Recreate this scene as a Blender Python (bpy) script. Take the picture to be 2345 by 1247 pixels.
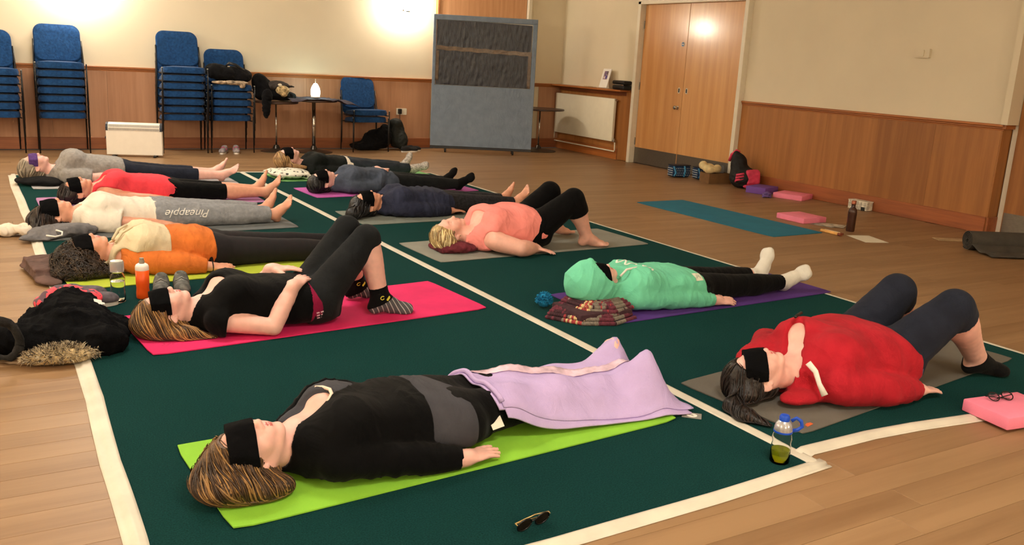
import bpy, bmesh, math, random
import numpy as np
from mathutils import Vector, Matrix

# ---------------------------------------------------------------- scene clearing
for o in list(bpy.data.objects):
    bpy.data.objects.remove(o, do_unlink=True)
SC = bpy.context.scene
COL = SC.collection

# ---------------------------------------------------------------- camera, world, exposure, big lights
CAM_H, CAM_YAW, CAM_PITCH, CAM_ROLL, CAM_F = 1.3135, 0.53855, 0.23512, 0.053776, 2032.87
cam_data = bpy.data.cameras.new('camera')
cam_data.sensor_fit = 'HORIZONTAL'
cam_data.sensor_width = 36.0
cam_data.lens = CAM_F * 36.0 / 2345.0
cam_data.clip_start = 0.05
cam_data.clip_end = 60
cam = bpy.data.objects.new('camera', cam_data)
COL.objects.link(cam)
_f = Vector((math.sin(CAM_YAW) * math.cos(CAM_PITCH), math.cos(CAM_YAW) * math.cos(CAM_PITCH), -math.sin(CAM_PITCH)))
_r = Vector((math.cos(CAM_YAW), -math.sin(CAM_YAW), 0))
_u = _r.cross(_f)
_c, _s = math.cos(CAM_ROLL), math.sin(CAM_ROLL)
_rr = _c * _r + _s * _u
_uu = -_s * _r + _c * _u
cam.matrix_world = Matrix(((_rr.x, _uu.x, -_f.x, 0), (_rr.y, _uu.y, -_f.y, 0), (_rr.z, _uu.z, -_f.z, CAM_H), (0, 0, 0, 1)))
SC.camera = cam

world = bpy.data.worlds.new('hall_world')
SC.world = world
world.use_nodes = True
world.node_tree.nodes['Background'].inputs[0].default_value = (1.0, 0.88, 0.72, 1)
world.node_tree.nodes['Background'].inputs[1].default_value = 0.02

SC.view_settings.view_transform = 'Standard'
SC.view_settings.look = 'None'
SC.view_settings.gamma = 1.0
SC.view_settings.use_curve_mapping = False
SC.view_settings.exposure = 1.13
try:
    SC.cycles.use_denoising = True
    SC.cycles.sample_clamp_indirect = 6.0
except Exception:
    pass

WARM = (1.0, 0.93, 0.82)
def area_light(name, loc, size, power, color=WARM, rot=(0, 0, 0)):
    d = bpy.data.lights.new(name, 'AREA')
    d.shape = 'RECTANGLE'
    d.size, d.size_y = size
    d.energy = power
    d.color = color
    o = bpy.data.objects.new(name, d)
    o.location = loc
    o.rotation_euler = rot
    COL.objects.link(o)
    return o
# unseen fill lights added under the ceiling for ambient light (above the frame)
area_light('fill_light_front', (1.5, 0.5, 3.30), (1.2, 0.5), 38)
area_light('fill_light_middle', (0.6, 4.8, 3.30), (1.2, 0.5), 36)
area_light('fill_light_rear', (1.2, 9.2, 3.30), (1.2, 0.5), 38)

# ---------------------------------------------------------------- colour + materials
def lin(c):
    out = []
    for v in c:
        v = v / 255.0
        out.append(v / 12.92 if v <= 0.04045 else ((v + 0.055) / 1.055) ** 2.4)
    return (out[0], out[1], out[2], 1.0)

def nodes_of(m):
    return m.node_tree.nodes, m.node_tree.links

def M(name, rgb, rough=0.7, metal=0.0, var=0.12, scale=12.0, stretch=(1, 1, 1), bump=0.0, bscale=None, rgb2=None,
      sheen=0.0, coat=0.0, trans=0.0, emit=None, strength=0.0, spec=0.5, sss=0.0, ior=1.45, alpha=1.0):
    """principled material with procedural tone variation and fine relief"""
    m = bpy.data.materials.new(name)
    m.use_nodes = True
    N, L = nodes_of(m)
    b = N['Principled BSDF']
    b.inputs['Roughness'].default_value = rough
    b.inputs['Metallic'].default_value = metal
    b.inputs['Specular IOR Level'].default_value = spec
    b.inputs['Sheen Weight'].default_value = sheen
    b.inputs['Coat Weight'].default_value = coat
    b.inputs['Transmission Weight'].default_value = trans
    b.inputs['IOR'].default_value = ior
    b.inputs['Alpha'].default_value = alpha
    if sss:
        b.inputs['Subsurface Weight'].default_value = sss
        b.inputs['Subsurface Radius'].default_value = (0.012, 0.005, 0.003)
    c = lin(rgb)
    b.inputs['Base Color'].default_value = c
    if emit:
        b.inputs['Emission Color'].default_value = lin(emit)
        b.inputs['Emission Strength'].default_value = strength
    if var > 0 or bump > 0:
        tc = N.new('ShaderNodeTexCoord')
        mp = N.new('ShaderNodeMapping')
        mp.inputs['Scale'].default_value = stretch
        L.new(tc.outputs['Object'], mp.inputs['Vector'])
    if var > 0:
        nz = N.new('ShaderNodeTexNoise')
        nz.inputs['Scale'].default_value = scale
        nz.inputs['Detail'].default_value = 4
        L.new(mp.outputs['Vector'], nz.inputs['Vector'])
        rp = N.new('ShaderNodeValToRGB')
        d = lin(rgb2) if rgb2 else tuple(v * (1 - var * 1.6) for v in c[:3]) + (1,)
        e = c if rgb2 else tuple(min(1, v * (1 + var)) for v in c[:3]) + (1,)
        rp.color_ramp.elements[0].position = 0.32
        rp.color_ramp.elements[1].position = 0.68
        rp.color_ramp.elements[0].color = d
        rp.color_ramp.elements[1].color = e
        L.new(nz.outputs['Fac'], rp.inputs['Fac'])
        L.new(rp.outputs['Color'], b.inputs['Base Color'])
    if bump > 0:
        n2 = N.new('ShaderNodeTexNoise')
        n2.inputs['Scale'].default_value = bscale or scale * 8
        n2.inputs['Detail'].default_value = 3
        L.new(mp.outputs['Vector'], n2.inputs['Vector'])
        bp = N.new('ShaderNodeBump')
        bp.inputs['Strength'].default_value = bump
        bp.inputs['Distance'].default_value = 0.004
        L.new(n2.outputs['Fac'], bp.inputs['Height'])
        L.new(bp.outputs['Normal'], b.inputs['Normal'])
    return m

def wood(name, rgb, rgb2, axis='Z', rough=0.45, coat=0.0, per_object=0.25, scale=3.0, island=False, spec=0.5):
    """veneer: fine grain stretched along one axis, tone differing from piece to piece"""
    m = bpy.data.materials.new(name)
    m.use_nodes = True
    N, L = nodes_of(m)
    b = N['Principled BSDF']
    b.inputs['Roughness'].default_value = rough
    b.inputs['Coat Weight'].default_value = coat
    b.inputs['Coat Roughness'].default_value = 0.17
    b.inputs['Specular IOR Level'].default_value = spec
    tc = N.new('ShaderNodeTexCoord')
    mp = N.new('ShaderNodeMapping')
    s = {'X': (0.35, 6, 6), 'Y': (6, 0.35, 6), 'Z': (6, 6, 0.35)}[axis]
    mp.inputs['Scale'].default_value = s
    L.new(tc.outputs['Object'], mp.inputs['Vector'])
    rnd = N.new('ShaderNodeNewGeometry') if island else N.new('ShaderNodeObjectInfo')
    out = rnd.outputs['Random Per Island'] if island else rnd.outputs['Random']
    ad = N.new('ShaderNodeVectorMath'); ad.operation = 'ADD'
    sc = N.new('ShaderNodeVectorMath'); sc.operation = 'SCALE'
    cb = N.new('ShaderNodeCombineXYZ')
    for i in range(3):
        L.new(out, cb.inputs[i])
    L.new(cb.outputs[0], sc.inputs[0]); sc.inputs['Scale'].default_value = 37.0
    L.new(mp.outputs['Vector'], ad.inputs[0]); L.new(sc.outputs['Vector'], ad.inputs[1])
    nz = N.new('ShaderNodeTexNoise'); nz.inputs['Scale'].default_value = scale; nz.inputs['Detail'].default_value = 8
    nz.inputs['Roughness'].default_value = 0.62
    L.new(ad.outputs['Vector'], nz.inputs['Vector'])
    mx = N.new('ShaderNodeMath'); mx.operation = 'MULTIPLY_ADD'
    L.new(out, mx.inputs[0]); mx.inputs[1].default_value = per_object; 
    sb = N.new('ShaderNodeMath'); sb.operation = 'SUBTRACT'
    L.new(nz.outputs['Fac'], sb.inputs[0]); sb.inputs[1].default_value = per_object * 0.5
    L.new(sb.outputs[0], mx.inputs[2])
    rp = N.new('ShaderNodeValToRGB')
    rp.color_ramp.elements[0].position = 0.3; rp.color_ramp.elements[1].position = 0.7
    rp.color_ramp.elements[0].color = lin(rgb2); rp.color_ramp.elements[1].color = lin(rgb)
    L.new(mx.outputs[0], rp.inputs['Fac'])
    L.new(rp.outputs['Color'], b.inputs['Base Color'])
    bp = N.new('ShaderNodeBump'); bp.inputs['Strength'].default_value = 0.06; bp.inputs['Distance'].default_value = 0.002
    L.new(nz.outputs['Fac'], bp.inputs['Height']); L.new(bp.outputs['Normal'], b.inputs['Normal'])
    return m

# ---------------------------------------------------------------- object helpers
def ob(name, me, m=None, parent=None, smooth=False, loc=None):
    """link ONE mesh object; me is a bmesh or a mesh"""
    if isinstance(me, bmesh.types.BMesh):
        d = bpy.data.meshes.new(name)
        bmesh.ops.recalc_face_normals(me, faces=me.faces[:])
        me.to_mesh(d); me.free(); me = d
    if m is not None:
        for k in (m if isinstance(m, (list, tuple)) else [m]):
            me.materials.append(k)
    if smooth:
        me.polygons.foreach_set('use_smooth', [True] * len(me.polygons))
        if smooth == 'auto':
            try:
                me.set_sharp_from_angle(angle=math.radians(38))
            except Exception:
                pass
    o = bpy.data.objects.new(name, me)
    COL.objects.link(o)
    if parent is not None:
        o.parent = parent
    if loc is not None:
        o.location = loc
    return o

def tag(o, label, cat, group=None, kind=None):
    if label: o['label'] = label
    if cat: o['category'] = cat
    if group: o['group'] = group
    if kind: o['kind'] = kind
    return o

def thing(name, label, cat, loc=(0, 0, 0), rz=0.0, group=None):
    o = bpy.data.objects.new(name, None)
    o.empty_display_size = 0.1
    COL.objects.link(o)
    o.location = loc
    o.rotation_euler = (0, 0, rz)
    return tag(o, label, cat, group)

def struct(o):
    o['kind'] = 'structure'
    return o

def copy_tree(o, parent=None):
    c = o.copy(); COL.objects.link(c)
    if parent is not None: c.parent = parent
    for ch in list(o.children):
        copy_tree(ch, c)
    return c

def bm_new():
    return bmesh.new()

def box(bm, c, s, bev=0.0, rot=None, seg=1):
    """box with centre c and full size s, optional bevel and rotation (Matrix)"""
    r = bmesh.ops.create_cube(bm, size=1.0)
    vs = r['verts']
    for v in vs:
        v.co = Vector((v.co.x * s[0], v.co.y * s[1], v.co.z * s[2]))
    if bev > 0:
        es = list({e for v in vs for e in v.link_edges})
        rb = bmesh.ops.bevel(bm, geom=es, offset=bev, segments=seg, affect='EDGES', profile=0.5)
        vs = list({v for f in rb['faces'] for v in f.verts} | {v for v in vs if v.is_valid})
        done = set(); stack = [vs[0]]
        while stack:
            v = stack.pop()
            if v in done: continue
            done.add(v)
            for e in v.link_edges: stack.append(e.other_vert(v))
        vs = list(done)
    for v in vs:
        co = v.co
        if rot is not None: co = rot @ co
        v.co = co + Vector(c)
    return vs

def rz(a):
    return Matrix.Rotation(a, 3, 'Z')

def tube(bm, pts, r, n=8, cap=True, flat=1.0):
    """tube along pts; r number or list"""
    pts = [Vector(p) for p in pts]
    rs = r if isinstance(r, (list, tuple)) else [r] * len(pts)
    rings = []
    ref = None
    for i, p in enumerate(pts):
        t = (pts[min(i + 1, len(pts) - 1)] - pts[max(i - 1, 0)])
        t.normalize()
        if ref is None:
            ref = Vector((0, 0, 1)) if abs(t.z) < 0.9 else Vector((1, 0, 0))
        a = ref - t * ref.dot(t)
        if a.length < 1e-6: a = Vector((1, 0, 0)) - t * t.x
        a.normalize(); ref = a
        b2 = t.cross(a)
        rings.append([bm.verts.new(p + (a * math.cos(2 * math.pi * k / n) * flat + b2 * math.sin(2 * math.pi * k / n)) * rs[i]) for k in range(n)])
    for i in range(len(rings) - 1):
        for k in range(n):
            bm.faces.new((rings[i][k], rings[i][(k + 1) % n], rings[i + 1][(k + 1) % n], rings[i + 1][k]))
    if cap:
        bm.faces.new(rings[0][::-1]); bm.faces.new(rings[-1])
    return rings

def lathe(bm, prof, c=(0, 0, 0), n=24, sx=1.0, sy=1.0):
    """revolve (r,z) profile about a vertical axis at c"""
    rings = []
    for r, z in prof:
        if r <= 1e-6:
            rings.append([bm.verts.new((c[0], c[1], c[2] + z))])
        else:
            rings.append([bm.verts.new((c[0] + sx * r * math.cos(2 * math.pi * k / n), c[1] + sy * r * math.sin(2 * math.pi * k / n), c[2] + z)) for k in range(n)])
    for i in range(len(rings) - 1):
        A, B = rings[i], rings[i + 1]
        for k in range(n):
            k2 = (k + 1) % n
            if len(A) == 1 and len(B) == 1: continue
            if len(A) == 1: bm.faces.new((A[0], B[k2], B[k]))
            elif len(B) == 1: bm.faces.new((A[k], A[k2], B[0]))
            else: bm.faces.new((A[k], A[k2], B[k2], B[k]))
    if len(rings[0]) > 1: bm.faces.new(rings[0][::-1])
    if len(rings[-1]) > 1: bm.faces.new(rings[-1])

def prism(bm, poly, h0, h1, plane='XY'):
    """extrude a polygon between h0 and h1 along the axis normal to plane"""
    def P(u, v, h):
        return {'XY': (u, v, h), 'XZ': (u, h, v), 'YZ': (h, u, v)}[plane]
    a = [bm.verts.new(P(u, v, h0)) for u, v in poly]
    b = [bm.verts.new(P(u, v, h1)) for u, v in poly]
    bm.faces.new(a); bm.faces.new(b)
    n = len(poly)
    for i in range(n):
        bm.faces.new((a[i], a[(i + 1) % n], b[(i + 1) % n], b[i]))

def rrect(w, h, r, n=4, c=(0, 0)):
    """rounded rectangle outline centred on c"""
    out = []
    for cx, cy, a0 in ((w / 2 - r, h / 2 - r, 0), (-w / 2 + r, h / 2 - r, 90), (-w / 2 + r, -h / 2 + r, 180), (w / 2 - r, -h / 2 + r, 270)):
        for k in range(n + 1):
            a = math.radians(a0 + 90 * k / n)
            out.append((c[0] + cx + r * math.cos(a), c[1] + cy + r * math.sin(a)))
    return out

def strip_mesh(rows, thick):
    """slab from a grid of top points rows[i][j] (Vector), given thickness downward"""
    bm = bm_new()
    ni, nj = len(rows), len(rows[0])
    T = [[bm.verts.new(p) for p in r] for r in rows]
    Bt = [[bm.verts.new(Vector(p) - Vector((0, 0, thick))) for p in r] for r in rows]
    for i in range(ni - 1):
        for j in range(nj - 1):
            bm.faces.new((T[i][j], T[i + 1][j], T[i + 1][j + 1], T[i][j + 1]))
            bm.faces.new((Bt[i][j], Bt[i][j + 1], Bt[i + 1][j + 1], Bt[i + 1][j]))
    for i in range(ni - 1):
        bm.faces.new((T[i][0], Bt[i][0], Bt[i + 1][0], T[i + 1][0]))
        bm.faces.new((T[i][-1], T[i + 1][-1], Bt[i + 1][-1], Bt[i][-1]))
    for j in range(nj - 1):
        bm.faces.new((T[0][j], T[0][j + 1], Bt[0][j + 1], Bt[0][j]))
        bm.faces.new((T[-1][j], Bt[-1][j], Bt[-1][j + 1], T[-1][j + 1]))
    return bm

def text_mesh(body, size, ext=0.001, shear=0.0):
    cu = bpy.data.curves.new('lettering', 'FONT')
    cu.body = body; cu.size = size; cu.extrude = ext; cu.shear = shear
    cu.align_x = 'CENTER'; cu.align_y = 'CENTER'; cu.resolution_u = 3
    o = bpy.data.objects.new('lettering', cu)
    COL.objects.link(o)
    dg = bpy.context.evaluated_depsgraph_get()
    me = bpy.data.meshes.new_from_object(o.evaluated_get(dg))
    bpy.data.objects.remove(o, do_unlink=True)
    me.materials.clear()
    return me

# ---------------------------------------------------------------- implicit surfaces (numpy): smooth bodies, clothes, soft goods
def V3(*a):
    return np.array(a if len(a) == 3 else a[0], float)
def unit(v):
    v = np.asarray(v, float)
    return v / (np.linalg.norm(v) + 1e-12)

def rcone(a, b, ra, rb):
    a, b = V3(a), V3(b)
    ba = b - a; l2 = float(ba @ ba) + 1e-12
    def f(X, Y, Z):
        px, py, pz = X - a[0], Y - a[1], Z - a[2]
        t = np.clip((px * ba[0] + py * ba[1] + pz * ba[2]) / l2, 0, 1)
        return np.sqrt((px - ba[0] * t) ** 2 + (py - ba[1] * t) ** 2 + (pz - ba[2] * t) ** 2) - (ra + (rb - ra) * t)
    r = max(ra, rb)
    return f, np.minimum(a, b) - r, np.maximum(a, b) + r

def ell(c, r, R=None, e=0.0):
    c, r = V3(c), V3(r)
    R = np.eye(3) if R is None else np.asarray(R, float)
    def f(X, Y, Z):
        px, py, pz = X - c[0], Y - c[1], Z - c[2]
        k0 = 0; k1 = 0
        for i in range(3):
            q = (R[i, 0] * px + R[i, 1] * py + R[i, 2] * pz) / r[i]
            k0 = k0 + q * q; k1 = k1 + (q / r[i]) ** 2
        k0 = np.sqrt(k0); k1 = np.sqrt(k1) + 1e-9
        return np.maximum(k0 * (k0 - 1) / k1, -r.min()) - e
    ext = np.sqrt(((R * r[:, None]) ** 2).sum(0)) + e
    return f, c - ext, c + ext

def rbox(c, h, R=None, rad=0.0):
    c, h = V3(c), V3(h)
    R = np.eye(3) if R is None else np.asarray(R, float)
    def f(X, Y, Z):
        px, py, pz = X - c[0], Y - c[1], Z - c[2]
        q = [np.abs(R[i, 0] * px + R[i, 1] * py + R[i, 2] * pz) - (h[i] - rad) for i in range(3)]
        o = np.sqrt(sum(np.maximum(v, 0) ** 2 for v in q))
        return o + np.minimum(np.maximum(q[0], np.maximum(q[1], q[2])), 0) - rad
    ext = (np.abs(R) * h[:, None]).sum(0)
    return f, c - ext, c + ext

def loft(st, e=0.0):
    """body trunk along X: st rows (x, yc, zc, halfwidth, halfheight)"""
    st = np.array(sorted(st), float)
    # resample smoothly
    xs = np.linspace(st[0, 0], st[-1, 0], 80)
    def interp(col):
        x, y = st[:, 0], st[:, col]
        m = np.gradient(y, x)
        i = np.clip(np.searchsorted(x, xs) - 1, 0, len(x) - 2)
        h = x[i + 1] - x[i]; t = (xs - x[i]) / h
        return (2 * t**3 - 3 * t**2 + 1) * y[i] + (t**3 - 2 * t**2 + t) * h * m[i] + (-2 * t**3 + 3 * t**2) * y[i + 1] + (t**3 - t**2) * h * m[i + 1]
    tab = [interp(c) for c in (1, 2, 3, 4)]
    x0, x1 = xs[0], xs[-1]
    def f(X, Y, Z):
        sh = X
        yc, zc, a, b = (np.interp(sh, xs, t) for t in tab)
        a = a + e; b = b + e
        qy, qz = (Y - yc) / a, (Z - zc) / b
        k0 = np.sqrt(qy * qy + qz * qz); k1 = np.sqrt((qy / a) ** 2 + (qz / b) ** 2) + 1e-9
        k4 = (qy**4 + qz**4) ** 0.25
        k = 0.45 * k0 + 0.55 * k4
        d = np.maximum(k * (k - 1) * k0 / (k1 * np.maximum(k, 1e-6)), -np.minimum(a, b))
        ex = np.maximum(x0 - sh, sh - x1) - e
        return np.where(ex > 0, np.sqrt(np.maximum(d, 0) ** 2 + ex * ex), np.maximum(d, -0.3)) if True else d
    lo = V3(x0 - e, (tab[0] - tab[2]).min() - e, (tab[1] - tab[3]).min() - e)
    hi = V3(x1 + e, (tab[0] + tab[2]).max() + e, (tab[1] + tab[3]).max() + e)
    return f, lo, hi

def half(n, d):
    """keep the side where n.p < d"""
    n = V3(n)
    return (lambda X, Y, Z: n[0] * X + n[1] * Y + n[2] * Z - d), None, None

def grow(prim, e):
    f, lo, hi = prim
    return (lambda X, Y, Z: f(X, Y, Z) - e), lo - e, hi + e

def chain(pts, radii, sub=4, k=.004):
    """one tapered limb: radii run smoothly through the joints"""
    pts = [V3(p) for p in pts]; r = np.array(radii, float)
    L = np.concatenate([[0], np.cumsum([np.linalg.norm(pts[i + 1] - pts[i]) for i in range(len(pts) - 1)])])
    m = np.gradient(r, L)
    P, Rr = [], []
    for i in range(len(pts) - 1):
        h = L[i + 1] - L[i]
        for q in range(sub):
            t = q / sub
            P.append(pts[i] * (1 - t) + pts[i + 1] * t)
            Rr.append((2 * t**3 - 3 * t**2 + 1) * r[i] + (t**3 - 2 * t**2 + t) * h * m[i] + (-2 * t**3 + 3 * t**2) * r[i + 1] + (t**3 - t**2) * h * m[i + 1])
    P.append(pts[-1]); Rr.append(r[-1])
    seg = [rcone(P[i], P[i + 1], Rr[i], Rr[i + 1]) for i in range(len(P) - 1)]
    def f(X, Y, Z):
        d = None
        for g, _, _ in seg:
            v = g(X, Y, Z)
            d = v if d is None else smin(d, v, k)
        return d
    return f, np.min([q[1] for q in seg], 0), np.max([q[2] for q in seg], 0)

def clipped(prim, n, p, k=.002):
    """the part of prim on the near side of a plane through p with normal n"""
    f, lo, hi = prim; n = unit(n); d = float(n @ V3(p))
    return (lambda X, Y, Z: smax(f(X, Y, Z), n[0] * X + n[1] * Y + n[2] * Z - d, k)), lo, hi

def zr(deg):
    a = math.radians(deg); c, s = math.cos(a), math.sin(a)
    return np.array([[c, s, 0], [-s, c, 0], [0, 0, 1.0]])

def smin(a, b, k):
    if k <= 0: return np.minimum(a, b)
    h = np.maximum(k - np.abs(a - b), 0) / k
    return np.minimum(a, b) - h * h * k * 0.25
def smax(a, b, k):
    return -smin(-a, -b, k)

def eval_points(shape, P):
    X, Y, Z = P[:, 0], P[:, 1], P[:, 2]
    d = np.full(len(P), 5.0)
    for op, k, mt, (f, lo, hi) in shape:
        v = f(X, Y, Z)
        if op == 'u': d = smin(d, v, k)
        elif op == 's': d = smax(d, -v, k)
        else: d = smax(d, v, k)
    return d

def axis(lo, hi, h, fine=None):
    """grid coordinates, optionally finer in some ranges fine=[(a,b,h)]"""
    xs = [lo]
    while xs[-1] < hi:
        x = xs[-1]; s = h
        for a, b, hh in (fine or []):
            if a <= x <= b: s = min(s, hh)
        xs.append(x + s)
    return np.array(xs)

def surface(shape, h, fine=None, zmin=None, hz=None):
    """mesh an implicit shape by surface nets -> verts, quads, material id per quad"""
    lo = np.min([p[1] for op, k, mt, p in shape if op == 'u'], 0) - 2.5 * h
    hi = np.max([p[2] for op, k, mt, p in shape if op == 'u'], 0) + 2.5 * h
    if zmin is not None: lo[2] = max(lo[2], zmin - 2 * h)
    xs = axis(lo[0], hi[0], h, fine); ys = axis(lo[1], hi[1], h); zs = axis(lo[2], hi[2], hz or h)
    D = np.full((len(xs), len(ys), len(zs)), 0.5, np.float32)
    I = np.zeros(D.shape, np.int16)
    for op, k, mt, (f, l, u) in shape:
        if l is None or op == 'i':
            sl = (slice(None),) * 3
        else:
            m = k + 2.5 * h
            sl = tuple(slice(max(0, np.searchsorted(a, l[i] - m) - 1), np.searchsorted(a, u[i] + m) + 1) for i, a in enumerate((xs, ys, zs)))
        v = f(xs[sl[0]][:, None, None], ys[sl[1]][None, :, None], zs[sl[2]][None, None, :])
        s = D[sl]
        v = np.broadcast_to(v, s.shape)
        if op == 'u':
            I[sl] = np.where(v < s, mt, I[sl]); D[sl] = smin(s, v, k)
        elif op == 's':
            D[sl] = smax(s, -v, k)
        else:
            D[sl] = smax(s, v, k)
    if zmin is not None:
        D = np.maximum(D, (zmin - zs)[None, None, :].astype(np.float32))
    S = D < 0
    cnt = np.zeros(tuple(n - 1 for n in D.shape), np.int8)
    for a in (0, 1):
        for b in (0, 1):
            for c in (0, 1):
                cnt += S[a:D.shape[0] - 1 + a, b:D.shape[1] - 1 + b, c:D.shape[2] - 1 + c]
    act = (cnt > 0) & (cnt < 8)
    ci, cj, ck = np.nonzero(act)
    n = len(ci)
    acc = np.zeros((n, 3)); num = np.zeros(n)
    corners = [(a, b, c) for a in (0, 1) for b in (0, 1) for c in (0, 1)]
    val = {c: D[ci + c[0], cj + c[1], ck + c[2]].astype(float) for c in corners}
    for c in corners:
        for ax in range(3):
            if c[ax] == 0:
                c2 = tuple(1 if q == ax else c[q] for q in range(3))
                v0, v1 = val[c], val[c2]
                cr = (v0 < 0) != (v1 < 0)
                t = np.where(cr, v0 / np.where(cr, v0 - v1, 1), 0)
                pt = np.array(c, float)[None, :].repeat(n, 0)
                pt[:, ax] = t
                acc += pt * cr[:, None]; num += cr
    acc /= num[:, None]
    def pos(a, i, fr):
        return a[i] + (a[i + 1] - a[i]) * fr
    Vt = np.stack([pos(xs, ci, acc[:, 0]), pos(ys, cj, acc[:, 1]), pos(zs, ck, acc[:, 2])], 1)
    idx = np.full(act.shape, -1, np.int32)
    idx[ci, cj, ck] = np.arange(n)
    quads = []; mats = []
    for ax in range(3):
        sl0 = [slice(None)] * 3; sl1 = [slice(None)] * 3
        sl0[ax] = slice(0, -1); sl1[ax] = slice(1, None)
        s0, s1 = S[tuple(sl0)], S[tuple(sl1)]
        e = np.argwhere(s0 != s1)
        o1, o2 = [(1, 2), (2, 0), (0, 1)][ax]
        ok = (e[:, o1] > 0) & (e[:, o2] > 0) & (e[:, o1] < D.shape[o1] - 1) & (e[:, o2] < D.shape[o2] - 1)
        e = e[ok]
        def cell(d1, d2):
            q = e.copy(); q[:, o1] -= d1; q[:, o2] -= d2
            return idx[q[:, 0], q[:, 1], q[:, 2]]
        q = np.stack([cell(1, 1), cell(0, 1), cell(0, 0), cell(1, 0)], 1)
        inside0 = s0[e[:, 0], e[:, 1], e[:, 2]]
        q[~inside0] = q[~inside0][:, ::-1]
        quads.append(q); mats.append(I[e[:, 0], e[:, 1], e[:, 2]])
    return Vt, np.concatenate(quads), np.concatenate(mats)

_rng = np.random.default_rng(7)
def waves(P, scale, seed, n=10, stretch=(1, 1, 1)):
    """cheap smooth noise in about [-1,1]"""
    r = np.random.default_rng(seed)
    P = P * np.array(stretch)
    out = np.zeros(len(P))
    for _ in range(n):
        k = r.normal(size=3); k = k / np.linalg.norm(k) * (2 * math.pi / scale) * r.uniform(0.6, 1.5)
        out += np.sin(P @ k + r.uniform(0, 6.28) + 0.6 * np.sin(P @ k[[1, 2, 0]] * 0.6))
    return out / math.sqrt(n) * 0.9

def np_mesh(name, Vt, Q, mid=None, off=(0, 0, 0)):
    me = bpy.data.meshes.new(name)
    Vt = np.asarray(Vt, np.float32) - np.array(off, np.float32)
    me.vertices.add(len(Vt)); me.vertices.foreach_set('co', Vt.ravel())
    me.loops.add(Q.size); me.loops.foreach_set('vertex_index', Q.ravel().astype(np.int32))
    me.polygons.add(len(Q))
    me.polygons.foreach_set('loop_start', (np.arange(len(Q)) * 4).astype(np.int32))
    if mid is not None:
        me.polygons.foreach_set('material_index', mid.astype(np.int32))
    me.update(calc_edges=True)
    return me

def displace(me, amp, scale, seed, off=(0, 0, 0), stretch=(1, 1, 1), ridge=True, mask=None):
    n = len(me.vertices)
    co = np.empty(n * 3, np.float32); me.vertices.foreach_get('co', co); co = co.reshape(-1, 3).astype(float)
    nr = np.empty(n * 3, np.float32); me.vertices.foreach_get('normal', nr); nr = nr.reshape(-1, 3)
    P = co + np.array(off)
    w = waves(P, scale, seed, stretch=stretch)
    if ridge == 'crease': w = (1 - np.minimum(np.abs(w), 1)) ** 4 - .25
    elif ridge: w = 0.35 - 0.9 * np.sqrt(w * w + .04)
    d = amp * w
    if mask is not None: d = d * mask(P)
    co = co + nr * d[:, None]
    me.vertices.foreach_set('co', co.astype(np.float32).ravel()); me.update()

def sdf_ob(name, shape, m, parent, h=0.008, off=(0, 0, 0), zmin=None, fold=None, fine=None, hz=None):
    Vt, Q, mid = surface(shape, h, fine, zmin, hz)
    me = np_mesh(name, Vt, Q, mid, off)
    for fo in (fold or []):
        displace(me, off=off, **fo)
    return ob(name, me, m, parent, smooth=True)
# ================================================================ the hall
YB, XR, ZR = 11.85, 7.78, 0.98          # back wall, right wall, dado height
CREAM = M('cream_paint', (226, 214, 188), rough=0.75, var=0.03, scale=1.2, bump=0.04, bscale=60)
WHITE_TRIM = M('white_gloss_paint', (232, 224, 204), rough=0.35, var=0.03)
WAINS = wood('oak_veneer', (190, 142, 108), (162, 114, 82), 'Z', rough=0.5, per_object=0.35, scale=2.2)
WAINS_R = wood('oak_veneer_side', (170, 112, 56), (138, 86, 38), 'Z', rough=0.5, per_object=0.3, scale=2.2)
RAILW = wood('dado_wood', (186, 116, 62), (140, 80, 38), 'X', rough=0.4)
RAILW_Y = wood('dado_wood_side', (178, 108, 52), (132, 74, 32), 'Y', rough=0.4)
SKIRT = wood('skirting_wood', (168, 102, 62), (120, 68, 40), 'X', rough=0.45)
SKIRT_Y = wood('skirting_wood_side', (160, 90, 48), (112, 58, 30), 'Y', rough=0.45)
DOORW = wood('door_veneer', (226, 172, 112), (200, 142, 84), 'Z', rough=0.3, coat=0.8, per_object=0.2, scale=1.6)
STEEL = M('brushed_steel', (128, 122, 112), rough=0.38, metal=0.85, var=0.1, scale=30, stretch=(1, 1, 8))
CHROME = M('chrome', (205, 205, 205), rough=0.12, metal=1.0, var=0)
BLACKP = M('black_plastic', (18, 18, 20), rough=0.4, var=0)
PLANK = wood('floor_board', (154, 122, 88), (130, 99, 68), 'X', rough=0.42, per_object=0.22, scale=2.0, spec=0.35)
PLANK_I = wood('floor_board_far', (154, 122, 88), (130, 99, 68), 'X', rough=0.42, per_object=0.22, scale=2.0, island=True, spec=0.35)

XL, YF, ZC = -3.6, -3.4, 3.4
fb = bm_new(); box(fb, ((XL + XR + .6) / 2, (YF + YB) / 2, -.06), (XR + .6 - XL, YB - YF, .1))
floor = struct(ob('floor', fb, PLANK))
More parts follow.
